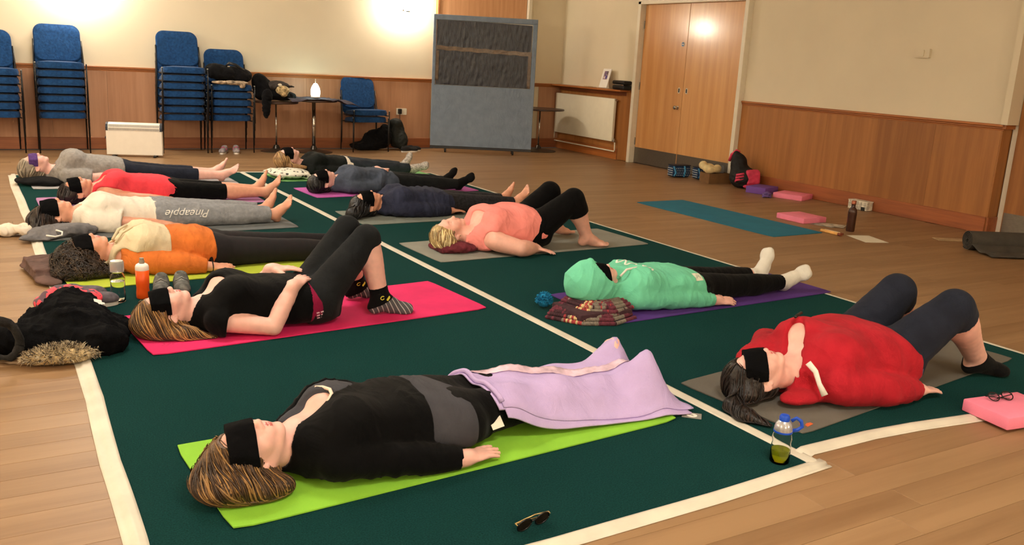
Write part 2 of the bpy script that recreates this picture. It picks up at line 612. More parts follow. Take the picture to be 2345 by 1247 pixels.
# floor boards: nearest visible ones are single boards, the rest one joined layer
random.seed(4)
PW, PL, GAP = 0.12, 1.7, 0.0012
boards = []
row = 0
y = YF + .02
while y + PW < YB - .001:
    x = XL - random.uniform(0, PL)
    while x < XR + .45:
        a, b2 = max(x, XL), min(x + PL - GAP, XR + (.25 if y < 4.6 else 0) - .001)
        if b2 - a > .1:
            boards.append((a, b2, y, y + PW - GAP))
        x += PL
    y += PW; row += 1
def hidden(b):
    return b[0] > .36 and b[1] < 4.25 and b[2] > 2.05 and b[3] < 9.2
def in_view(b):
    cx, cy = (b[0] + b[1]) / 2, (b[2] + b[3]) / 2
    for px, py in ((b[0], cy), (b[1], cy), (cx, cy)):
        p = Vector((px, py, -CAM_H)); d = p.dot(_f)
        if d < .3: continue
        u, v = CAM_F * p.dot(_rr) / d, CAM_F * (p - Vector((0, 0, 0))).dot(_uu) / d
        if abs(u) < 1250 and abs(v) < 680: return True
    return False
vis = sorted([b for b in boards if not hidden(b) and in_view(b)], key=lambda b: math.hypot((b[0] + b[1]) / 2, (b[2] + b[3]) / 2))
near_b = vis[:290]
near_set = set(near_b)
rest = bm_new()
for b in boards:
    if b in near_set: continue
    box(rest, ((b[0] + b[1]) / 2, (b[2] + b[3]) / 2, -.005), (b[1] - b[0], b[3] - b[2], .010))
o = ob('floor_boards', rest, PLANK_I, floor); o['kind'] = 'stuff'
cache = {}
for b in near_b:
    k = (round(b[1] - b[0], 2))
    if k not in cache:
        t = bm_new(); box(t, (0, 0, -.005), (b[1] - b[0], PW - GAP, .010), bev=.0008)
        d = bpy.data.meshes.new('floor_board'); bmesh.ops.recalc_face_normals(t, faces=t.faces[:]); t.to_mesh(d); t.free(); d.materials.append(PLANK)
        cache[k] = d
    p = bpy.data.objects.new('floor_board', cache[k]); COL.objects.link(p); p.parent = floor
    p.location = ((b[0] + b[1]) / 2, (b[2] + b[3]) / 2, 0)

def wallbox(name, c, s, m):
    t = bm_new(); box(t, c, s); return struct(ob(name, t, m))
wall_back = wallbox('wall_back', ((XL + XR) / 2, YB + .06, ZC / 2), (XR - XL + .2, .12, ZC), CREAM)
wall_right = wallbox('wall_right', (XR + .06, (7.90 + 4.68) / 2, ZC / 2), (.12, 7.90 - 4.68, ZC), CREAM)
wr2 = bm_new(); box(wr2, (XR + .06, (9.95 + YB) / 2, ZC / 2), (.12, YB - 9.95, ZC)); o = ob('wall_section', wr2, CREAM, wall_right)
wr3 = bm_new(); box(wr3, (XR + .06, 8.925, (2.16 + ZC) / 2), (.12, 2.05, ZC - 2.16)); o = ob('wall_section', wr3, CREAM, wall_right)
wr4 = bm_new(); box(wr4, (XR + .21, (4.68 + YF) / 2 , ZC / 2), (.12, 4.66 - YF, ZC)); o = ob('wall_section', wr4, CREAM, wall_right)
wallbox('wall_left', (XL - .06, (YF + YB) / 2, ZC / 2), (.12, YB - YF, ZC), CREAM)
wallbox('wall_front', ((XL + XR + .3) / 2, YF - .06, ZC / 2), (XR + .5 - XL, .12, ZC), CREAM)
wallbox('ceiling', ((XL + XR + .3) / 2, (YF + YB) / 2, ZC + .05), (XR + .6 - XL, YB - YF + .2, .1), M('ceiling_paint', (236, 230, 214), var=0.02))

def dado(parent, pts, m, along):
    """moulded rail from three stacked profiles"""
    (a0, a1), pos = pts
    for dz, h, d in ((0, .022, .034), (-.020, .018, .024), (-.036, .014, .016)):
        t = bm_new()
        if along == 'X': box(t, ((a0 + a1) / 2, pos - d / 2, ZR - .011 + dz), (a1 - a0, d, h), bev=.004)
        else: box(t, (pos - d / 2, (a0 + a1) / 2, ZR - .011 + dz), (d, a1 - a0, h), bev=.004)
        ob('dado_rail', t, m, parent)
# back wall wainscot: separate veneer panels
x = XL
i = 0
while x < XR - .01:
    w = min(.61, XR - x)
    if not (5.62 - .001 < x + w / 2 < 7.08):
        t = bm_new(); box(t, (x + w / 2, YB - .006, ZR / 2), (w - .002, .012, ZR - .02)); ob('wainscot_panel', t, WAINS, wall_back)
    x += w
dado(wall_back, ((XL, 5.58), YB), RAILW, 'X'); dado(wall_back, ((7.12, XR), YB), RAILW, 'X')
t = bm_new(); box(t, ((XL + 5.60) / 2, YB - .018, .07), (5.60 - XL, .014, .14), bev=.004); struct(ob('baseboard_back', t, SKIRT))
t = bm_new(); box(t, ((7.10 + XR) / 2, YB - .018, .07), (XR - 7.10, .014, .14), bev=.004); struct(ob('baseboard_back', t, SKIRT))
# tall wooden door behind the display board and the cream pilaster beside it
d2 = struct(thing('door_2', None, None, (6.35, YB, 0)))
t = bm_new(); box(t, (0, -.02, 1.3), (1.44, .04, 2.6), bev=.003); ob('door_leaf', t, wood('tall_door_veneer', (226, 176, 134), (200, 146, 102), 'Z', rough=.4), d2)
t = bm_new(); box(t, (-.735, -.03, 1.3), (.03, .06, 2.6), bev=.003); ob('door_frame', t, RAILW, d2)
t = bm_new(); box(t, (.755, -.045, 1.3), (.06, .09, 2.6), bev=.004); ob('door_frame', t, WHITE_TRIM, d2)
# right wall wainscot
ys = [4.68 + k * .64 for k in range(6)]
for k in range(5):
    a, b = 4.68 + k * .644, 4.68 + (k + 1) * .644
    t = bm_new(); box(t, (XR - .006, (a + b) / 2, ZR / 2), (.012, b - a - .0015, ZR - .02)); ob('wainscot_panel', t, WAINS_R, wall_right)
t = bm_new(); box(t, (XR + .065, 4.675, ZR / 2), (.15, .012, ZR - .02)); ob('wainscot_panel', t, WAINS_R, wall_right)
dado(wall_right, ((4.66, 7.90), XR), RAILW_Y, 'Y')
t = bm_new(); box(t, (XR + .06, 4.655, ZR - .02), (.17, .030, .04), bev=.004); ob('dado_rail', t, RAILW_Y, wall_right)
t = bm_new(); box(t, (XR - .018, (4.68 + 7.90) / 2, .075), (.014, 3.22, .15), bev=.004); struct(ob('baseboard_right', t, SKIRT_Y))
t = bm_new(); box(t, (XR + .06, 4.662, .075), (.16, .016, .15), bev=.004); struct(ob('baseboard_right', t, SKIRT_Y))

# double doors in the right wall
d1 = struct(thing('door_1', None, None, (XR, 8.93, 0)))
for y0_, y1_ in ((-.985, -1.045), (.96, 1.02)):
    t = bm_new(); box(t, (-.005, (y0_ + y1_) / 2, 1.08), (.15, abs(y1_ - y0_), 2.16), bev=.004); ob('door_frame', t, WHITE_TRIM, d1)
t = bm_new(); box(t, (-.005, -.012, 2.15), (.15, 2.07, .06), bev=.004); ob('door_frame', t, WHITE_TRIM, d1)
for nm_, (ya, yb) in enumerate(((.062, .955), (-.98, .056))):
    t = bm_new(); box(t, (.03, (ya + yb) / 2, 1.064), (.044, yb - ya, 2.11), bev=.002)
    leaf = ob('door_leaf', t, DOORW, d1)
    t = bm_new(); box(t, (.007, (ya + yb) / 2, .115), (.003, yb - ya - .01, .21)); ob('kick_plate', t, STEEL, leaf)
    sgn = 1 if nm_ == 0 else -1
    base = ya if nm_ == 0 else yb
    # flush pull: ring with dark recess
    t = bm_new(); prism(t, rrect(.042, .075, .02, 6, (base + sgn * .07, 1.035)), .0035, .008, 'YZ'); ob('pull_plate', t, M('pull_satin', (214, 206, 190), rough=.4, metal=.2, var=0), leaf)
    t = bm_new(); prism(t, rrect(.022, .052, .010, 6, (base + sgn * .07, 1.035)), .0025, .008, 'YZ'); ob('pull_recess', t, BLACKP, leaf)
    hy = yb - .001 if nm_ == 0 else ya + .001
    for hz_ in (.30, 1.05, 1.86):
        t = bm_new(); tube(t, [(.003, hy, hz_ - .05), (.003, hy, hz_ + .05)], .008, 8); ob('hinge', t, STEEL, leaf)
    if nm_ == 0:
        t = bm_new(); lathe(t, [(0, 0), (.026, 0), (.026, .006), (.012, .012), (.012, .03), (.024, .036), (.027, .05), (.02, .062), (0, .066)], n=20)
        for v in t.verts: v.co = Vector((.008 - v.co.z, base + .07 + v.co.x, .815 + v.co.y))
        ob('knob', t, CHROME, leaf, smooth='auto')
        t = bm_new(); prism(t, rrect(.052, .052, .0259, 8, (base + .075, 1.615)), .0035, .008, 'YZ'); sg = ob('door_sign', t, M('sign_blue', (54, 84, 128), rough=.4, var=0), leaf)
        t = bm_new(); prism(t, rrect(.036, .012, .003, 3, (base + .075, 1.615)), .0025, .0034, 'YZ'); prism(t, rrect(.062, .062, .031, 8, (base + .075, 1.615)), .0045, .0078, 'YZ')
        ob('sign_white_band', t, WHITE_TRIM, sg)
# recessed door on the far right
d3 = struct(thing('door_3', None, None, (XR + .15, 4.6, 0)))
t = bm_new(); box(t, (-.01, .035, 1.08), (.03, .05, 2.16), bev=.003); ob('door_frame', t, WHITE_TRIM, d3)
t = bm_new(); box(t, (-.02, -.49, 1.05), (.04, .99, 2.1), bev=.002); lf = ob('door_leaf', t, WAINS_R, d3)
t = bm_new(); box(t, (-.042, -.49, .10), (.003, .97, .20)); ob('kick_plate', t, STEEL, lf)
# pilaster strip beside the recess
t = bm_new(); box(t, (XR + .03, 4.64, (ZC + ZR) / 2), (.18, .06, ZC - ZR)); struct(ob('trim_1', t, CREAM))

# radiator with its wooden casing
rs = thing('radiator_casing', 'varnished wooden shelf casing around the white radiator by the corner', 'shelf', (XR, 10.95, 0))
t = bm_new(); box(t, (-.10, 0, .968), (.20, 1.80, .024), bev=.004); ob('shelf_board', t, RAILW_Y, rs)
t = bm_new(); box(t, (-.02, -.85, .48), (.04, .23, .95), bev=.002); ob('side_board', t, WAINS_R, rs)
t = bm_new(); box(t, (-.012, .07, .54), (.012, 1.6, .82)); ob('back_panel', t, WAINS_R, rs)
t = bm_new(); box(t, (-.022, .088, .075), (.04, 1.62, .15), bev=.003); ob('plinth_board', t, RAILW_Y, rs)
t = bm_new(); box(t, (-.03, 0, .925), (.025, 1.7, .055), bev=.003); ob('apron_board', t, SKIRT_Y, rs)
RADM = M('radiator_enamel', (232, 226, 204), rough=.4, var=.02)
rd = thing('radiator', 'white flat panel radiator under the wooden shelf beside the double doors', 'radiator', (XR - .06, 11.05, 0))
t = bm_new(); box(t, (-.02, 0, .55), (.045, 1.52, .60), bev=.008, seg=2); ob('radiator_panel', t, RADM, rd, smooth='auto')
t = bm_new(); tube(t, [(-.01, .78, .25), (-.01, .80, .13), (-.01, .78, .115), (-.01, -.80, .115), (-.01, -.81, .13), (-.01, -.80, .24)], .010, 8); ob('pipe', t, WHITE_TRIM, rd, smooth=True)
t = bm_new(); lathe(t, [(0, 0), (.016, 0), (.018, .03), (.013, .036), (.013, .05), (0, .055)], (-.02, -.79, .245), 12); tube(t, [(-.02, -.74, .262), (-.02, -.83, .262)], .011, 8); ob('valve', t, CHROME, rd, smooth='auto')
t = bm_new(); tube(t, [(-.02, -.75, .83), (-.02, -.80, .83)], .014, 8); ob('bleed_valve', t, CHROME, rd, smooth='auto')
for yy in (-.5, .5):
    t = bm_new(); box(t, (.02, yy, .5), (.035, .03, .4)); ob('bracket', t, STEEL, rd)

# wall lamps (globe uplighters) that light the hall
LAMP = M('lamp_glass', (255, 244, 225), rough=.3, var=0, emit=(255, 242, 222), strength=58)
LAMP_HI = M('lamp_glass_bright', (255, 244, 225), rough=.3, var=0, emit=(255, 240, 216), strength=150)
def wall_lamp(loc, rz_, label, gm=None):
    r = thing('wall_lamp', label, 'lamp', loc, rz_, 'globe wall lamps around the hall')
    t = bm_new(); lathe(t, [(0, -.10), (.05, -.09), (.10, -.04), (.115, .02), (.10, .06), (.06, .09), (0, .10)], (0, -.16, 0), 20); ob('lamp_globe', t, gm or LAMP, r, smooth=True)
    t = bm_new(); box(t, (0, -.01, -.02), (.09, .02, .14), bev=.004); tube(t, [(0, -.01, -.06), (0, -.08, -.11), (0, -.16, -.105)], .010, 8); lathe(t, [(0, -.014), (.03, -.014), (.034, 0), (0, .004)], (0, -.16, -.10), 14); ob('bracket', t, CHROME, r)
    return r
wall_lamp((5.10, YB, 1.98), 0, 'glowing wall lamp above and left of the grey display board')
wall_lamp((1.03, YB, 1.93), 0, 'glowing wall lamp above the gap between the chair stacks')
for yy, lb_ in ((1.0, 'nearest the camera'), (5.0, 'in the middle'), (9.0, 'nearest the chair stacks')):
    wall_lamp((XL, yy, 2.0), math.pi / 2, 'globe wall lamp on the left wall, ' + lb_, LAMP_HI)
for xx, lb_ in ((0.4, 'left of the camera'), (4.6, 'right of the camera')):
    wall_lamp((xx, YF, 2.0), math.pi, 'globe wall lamp on the wall behind, ' + lb_, LAMP_HI)

# small white sensor box high on the right wall
t = bm_new(); prism(t, rrect(.17, .085, .01, 3, (0, 0)), -.032, 0, 'YZ'); prism(t, rrect(.085, .062, .01, 3, (.01, 0)), -.045, -.03, 'YZ')
o = ob('sensor_box', t, CREAM); o.location = (XR, 5.585, 1.575); tag(o, 'small cream alarm box high on the bare right wall', 'alarm box')
# double socket with black plug
so = thing('power_socket', 'white double wall socket with a black plug near the display board', 'socket', (5.10, YB - .012, .512))
t = bm_new(); prism(t, rrect(.155, .09, .008, 3), -.012, 0, 'XZ'); ob('socket_plate', t, WHITE_TRIM, so)
t = bm_new(); box(t, (-.035, -.03, .004), (.05, .04, .072), bev=.008, seg=2); tube(t, [(-.035, -.03, -.03), (-.036, -.035, -.12), (-.06, -.03, -.25), (-.10, -.03, -.40), (-.16, -.03, -.49)], .004, 6); ob('plug', t, BLACKP, so)
# ================================================================ people (each body is one continuous skin surface; clothes and hair are its parts)
SKIN = M('skin', (236, 184, 170), rough=0.5, var=0.05, scale=30, sss=0.12, bump=0.03, bscale=350)
SKIN_WARM = M('skin_warm', (224, 162, 134), rough=0.5, var=0.05, scale=30, sss=0.1, bump=0.03, bscale=350)
SKIN_PINK = M('skin_pink', (236, 180, 162), rough=0.5, var=0.05, scale=30, sss=0.12, bump=0.03, bscale=350)
LIP = M('lips', (196, 106, 100), rough=0.4, var=0.05, scale=40)
NAIL = M('nail', (240, 196, 182), rough=0.25, var=0)
EYE = M('eye', (58, 42, 36), rough=0.15, var=0)
MASK = M('mask_cloth', (9, 9, 11), rough=0.95, var=0.15, scale=60, bump=0.25, bscale=500, spec=0.1)
MASK_P = M('mask_purple', (84, 52, 118), rough=0.85, var=0.2, scale=60, bump=0.2, bscale=400)

def cloth(name, rgb, var=0.12, rough=0.92, sheen=0.03, bump=0.3, scale=9):
    m = M(name, rgb, rough=rough, var=var, scale=scale, bump=bump, bscale=420, sheen=sheen, spec=0.12)
    N, L = nodes_of(m)
    b = N['Principled BSDF']
    # broad soft creases on top of the weave
    tc = N.new('ShaderNodeTexCoord'); mp = N.new('ShaderNodeMapping'); mp.inputs['Scale'].default_value = (1.3, .7, .9)
    nz = N.new('ShaderNodeTexNoise'); nz.inputs['Scale'].default_value = 9; nz.inputs['Detail'].default_value = 3; nz.inputs['Distortion'].default_value = 1.2
    b2 = N.new('ShaderNodeBump'); b2.inputs['Strength'].default_value = .35; b2.inputs['Distance'].default_value = .03
    L.new(tc.outputs['Object'], mp.inputs['Vector']); L.new(mp.outputs['Vector'], nz.inputs['Vector']); L.new(nz.outputs['Fac'], b2.inputs['Height'])
    src = b.inputs['Normal'].links[0].from_socket if b.inputs['Normal'].is_linked else None
    if src is not None: L.new(b2.outputs['Normal'], src.node.inputs['Normal'])
    else: L.new(b2.outputs['Normal'], b.inputs['Normal'])
    return m

def rotm(yaw, roll, pitch):
    """rows: crown-to-chin axis, face axis, left axis"""
    Rz = np.array(Matrix.Rotation(math.radians(yaw), 3, 'Z'))
    Rx = np.array(Matrix.Rotation(math.radians(roll), 3, 'X'))
    Ry = np.array(Matrix.Rotation(math.radians(pitch), 3, 'Y'))
    T = Rz @ Rx @ Ry
    return np.array([T @ [1, 0, 0], T @ [0, 0, 1], T @ [0, 1, 0]])

def head_prims(c, R, sc=1.0, eyes=False):
    A = lambda a, f, s: V3(c) + sc * (a * R[0] + f * R[1] + s * R[2])
    E = lambda a, f, s, ra, rf, rs, tilt=None: ell(A(a, f, s), (ra * sc, rf * sc, rs * sc), R)
    p = [('u', 0, 0, E(-.022, -.012, 0, .096, .094, .076)),
         ('u', .04, 0, E(.040, .022, 0, .078, .062, .060)),
         ('u', .03, 0, E(.012, .050, 0, .055, .038, .056))]
    for s in (-1, 1):
        p.append(('u', .02, 0, rcone(A(.052, -.018, .052 * s), A(.098, .056, .016 * s), .018 * sc, .015 * sc)))
        p.append(('u', .03, 0, E(.040, .060, .034 * s, .026, .022, .024)))
    p.append(('u', .02, 0, E(.103, .064, 0, .016, .018, .022)))
    p.append(('u', .02, 0, E(-.020, .076, 0, .014, .012, .050)))
    for s in (-1, 1):
        p.append(('s', .015, 0, E(.004, .093, .030 * s, .011, .013, .019)))
        p.append(('u', .006, 0, E(.006, .070, .031 * s, .013, .0135, .0165)))
        if eyes:
            p.append(('u', .002, 5, rcone(A(.011, .0825, .021 * s), A(.012, .079, .041 * s), .0022, .0018)))
            p.append(('u', .003, 6, rcone(A(-.017, .0895, .016 * s), A(-.019, .078, .046 * s), .0042, .0022)))
    p.append(('u', .016, 0, rcone(A(-.004, .083, 0), A(.036, .104, 0), .0085 * sc, .0115 * sc)))
    p.append(('u', .008, 0, E(.040, .107, 0, .0105, .0115, .012)))
    for s in (-1, 1):
        p.append(('u', .008, 0, E(.044, .096, .012 * s, .009, .010, .0075)))
    # mouth
    p.append(('u', .016, 0, E(.068, .076, 0, .020, .016, .030)))
    for s in (-1, 1):
        p.append(('u', .004, 1, rcone(A(.0645, .0905, .004 * s), A(.069, .082, .024 * s), .0056, .003)))
        p.append(('u', .004, 1, rcone(A(.0755, .089, .003 * s), A(.071, .082, .022 * s), .0066, .003)))
    p.append(('s', .003, 1, rcone(A(.0697, .0975, -.02), A(.0697, .0975, .02), .0032, .0032)))
    # ears
    for s in (-1, 1):
        Re = np.array([unit(R[0] - .25 * R[1]), unit(R[1] + .25 * R[0] - s * .55 * R[2]), unit(R[2] + s * .55 * R[1])])
        p.append(('u', .006, 0, ell(A(.012, -.012, .079 * s), V3(.031, .019, .008) * sc, Re)))
        p.append(('s', .006, 0, ell(A(.008, -.006, .091 * s), V3(.018, .010, .008) * sc, Re)))
        p.append(('u', .005, 0, ell(A(.038, -.002, .074 * s), V3(.009, .008, .007) * sc, Re)))
    return p

def hand_prims(W, d, n, t, sc=1.0, curl=12, nails=True, spread=3.0):
    """wrist W, finger direction d, back-of-hand normal n, thumb side t"""
    W, d = V3(W), unit(d)
    n = unit(V3(n) - d * (V3(n) @ d)); t0 = np.cross(n, d)
    t = t0 if t0 @ V3(t) > 0 else -t0
    R = np.array([d, t, n])
    P = lambda a, b, c: W + sc * (a * d + b * t + c * n)
    p = [('u', .02, 0, ell(P(.048, 0, 0), V3(.052, .037, .0145) * sc, R)),
         ('u', .02, 0, rcone(P(-.02, 0, 0), P(.02, 0, 0), .024 * sc, .022 * sc)),
         ('u', .012, 0, ell(P(.034, .024, -.006), V3(.03, .016, .014) * sc, R))]
    for i, (b, L, r) in enumerate(((.028, .070, .0084), (.0095, .079, .0086), (-.009, .073, .0082), (-.0265, .057, .0074))):
        ang = math.radians(curl * (0.55 + 0.12 * i)); sp = math.radians(spread * (1.5 - i))
        q = P(.084 - abs(i - 1) * .004, b, .002); dirv = d * math.cos(sp) + t * math.sin(sp)
        for j, fr in enumerate((.46, .30, .24)):
            a = ang * (j + 0.6)
            v = dirv * math.cos(a) - n * math.sin(a)
            q2 = q + v * L * fr * sc
            rr = r * sc * (1 - .10 * j)
            p.append(('u', .005 if j else .010, 0, rcone(q, q2, rr, rr * .93)))
            if j == 2 and nails:
                nn = n * math.cos(a) + dirv * math.sin(a)
                p.append(('u', .001, 2, ell(q2 + nn * rr * .62 - v * .003, V3(.0065, .0045, .0042) * sc, np.array([v, np.cross(nn, v), nn]))))
            q = q2
    v1 = unit(d * .72 + t * .66 - n * .22); v2 = unit(d * .92 + t * .32 - n * .2)
    a0 = P(.022, .026, -.005); a1 = a0 + v1 * .042 * sc; a2 = a1 + v2 * .030 * sc
    p += [('u', .014, 0, rcone(a0, a1, .0135 * sc, .0105 * sc)), ('u', .006, 0, rcone(a1, a2, .0102 * sc, .0085 * sc))]
    return p

def foot_frame(F, Ld):
    F = unit(F); D = unit(V3(Ld) - F * (V3(Ld) @ F))
    return F, D, np.cross(F, D)

def foot_prims(A, F, Ld, big, bare=True, sc=1.0, e=0.0):
    """ankle A, toe direction F, sole direction from Ld, big = +1/-1 side of the big toe along cross(F,D)"""
    A = V3(A); F, D, S = foot_frame(F, Ld); S = S * big
    R = np.array([F, S, D])
    P = lambda a, b, c: A + sc * (a * F + b * S + c * D)
    p = [('u', .03, 0, ell(P(-.030, 0, .034), V3(.034 + e, .029 + e, .030 + e) * sc, R)),
         ('u', .03, 0, rcone(P(0, 0, 0), P(.055, .004, .026), (.037 + e) * sc, (.033 + e) * sc)),
         ('u', .03, 0, rcone(P(.05, .004, .028), P(.115, .004, .046), (.032 + e) * sc, (.021 + e) * sc)),
         ('u', .03, 0, ell(P(.118, .002, .050), V3(.036 + e, .043 + e, .017 + e) * sc, R)),
         ('u', .02, 0, ell(P(-.004, .036, .006), V3(.012, .008, .012) * sc, R))]
    if bare:
        for i, (b, x, L, r) in enumerate(((.030, .140, .038, .0125), (.008, .142, .034, .0085), (-.009, .137, .030, .0082), (-.024, .130, .026, .0078), (-.037, .120, .022, .0078))):
            q = P(x, b, .050); q2 = P(x + L, b + (.0 if i else -.003), .052)
            p.append(('u', .006, 0, rcone(q, q2, r * sc, r * .95 * sc)))
            p.append(('u', .001, 2, ell(q2 - D * r * .7 * sc, V3(.006, .0055, .003) * sc * (1.3 if i == 0 else .8), R)))
    else:
        p.append(('u', .03, 0, rcone(P(.12, .018, .050), P(.155, .018, .052), (.019 + e) * sc, (.017 + e) * sc)))
        p.append(('u', .03, 0, rcone(P(.12, -.022, .050), P(.142, -.022, .052), (.017 + e) * sc, (.015 + e) * sc)))
    return p

def limb(pts, rad, k=.03, mt=0):
    return [('u', k, mt, rcone(pts[i], pts[i + 1], rad[i], rad[i + 1])) for i in range(len(pts) - 1)]

def lerp(a, b, t):
    return V3(a) * (1 - t) + V3(b) * t

HAIR_CACHE = {}
def hair_mats(key, cols):
    if key not in HAIR_CACHE:
        HAIR_CACHE[key] = [M('hair_%s_%d' % (key, i), c, rough=0.42, var=0.25, scale=14, bump=0.3, bscale=260, spec=0.45) for i, c in enumerate(cols)]
    return HAIR_CACHE[key]

def hair_locks(shape, c, seeds, flow, rng, steps=10, step=.016, w=.006, zf=.02, curl=0.0, spread=.09, mats=3):
    """tapered flat locks that follow the surface of the hair volume along the flow field"""
    n = len(seeds)
    eps = .002
    def grad(P):
        g = np.stack([eval_points(shape, P + eps * np.eye(3)[i]) - eval_points(shape, P - eps * np.eye(3)[i]) for i in range(3)], 1)
        return g / (np.linalg.norm(g, axis=1, keepdims=True) + 1e-9)
    P = seeds.copy()
    off = rng.uniform(-.001, .005, n)
    for _ in range(5):
        d = eval_points(shape, P); P = P - grad(P) * np.clip(d - off, -.02, .02)[:, None]
    path = [P.copy()]; nrm = [grad(P)]
    jit = rng.normal(size=(n, 3)) * spread
    ph = rng.uniform(0, 6.28, n)
    for s in range(steps):
        g = grad(P)
        v = flow(P) + jit
        if curl: v = v + curl * np.stack([np.sin(ph + s * 1.3), np.cos(ph * 1.7 + s * 1.1), np.sin(ph * 2.3 + s * 1.5)], 1)
        v = v - g * (v * g).sum(1, keepdims=True)
        v /= np.linalg.norm(v, axis=1, keepdims=True) + 1e-9
        P = P + v * step
        d = eval_points(shape, P); P = P - grad(P) * np.clip(d - off - curl * .006, -.02, .02)[:, None]
        P[:, 2] = np.maximum(P[:, 2], zf)
        path.append(P.copy()); nrm.append(grad(P))
    path = np.array(path); nrm = np.array(nrm)
    verts = []; quads = []; mid = []
    K = steps + 1
    for i in range(n):
        pw = path[:, i]; nn = nrm[:, i]
        t = np.gradient(pw, axis=0); t /= np.linalg.norm(t, axis=1, keepdims=True) + 1e-9
        sd = np.cross(t, nn); sd /= np.linalg.norm(sd, axis=1, keepdims=True) + 1e-9
        u = np.linspace(0, 1, K)
        ww = (w * rng.uniform(.6, 1.4) * np.clip(np.minimum(u * 6 + .35, (1 - u) * 2.2 + .12), 0, 1))[:, None]
        th = ww * .45
        base = len(verts)
        for j in range(K):
            verts += [pw[j] + sd[j] * ww[j], pw[j] + nn[j] * th[j], pw[j] - sd[j] * ww[j], pw[j] - nn[j] * th[j]]
        m = int(rng.integers(0, mats))
        for j in range(K - 1):
            for q in range(4):
                a = base + j * 4 + q; b = base + j * 4 + (q + 1) % 4
                quads.append((a, b, b + 4, a + 4)); mid.append(m)
    return np.array(verts), np.array(quads), np.array(mid)

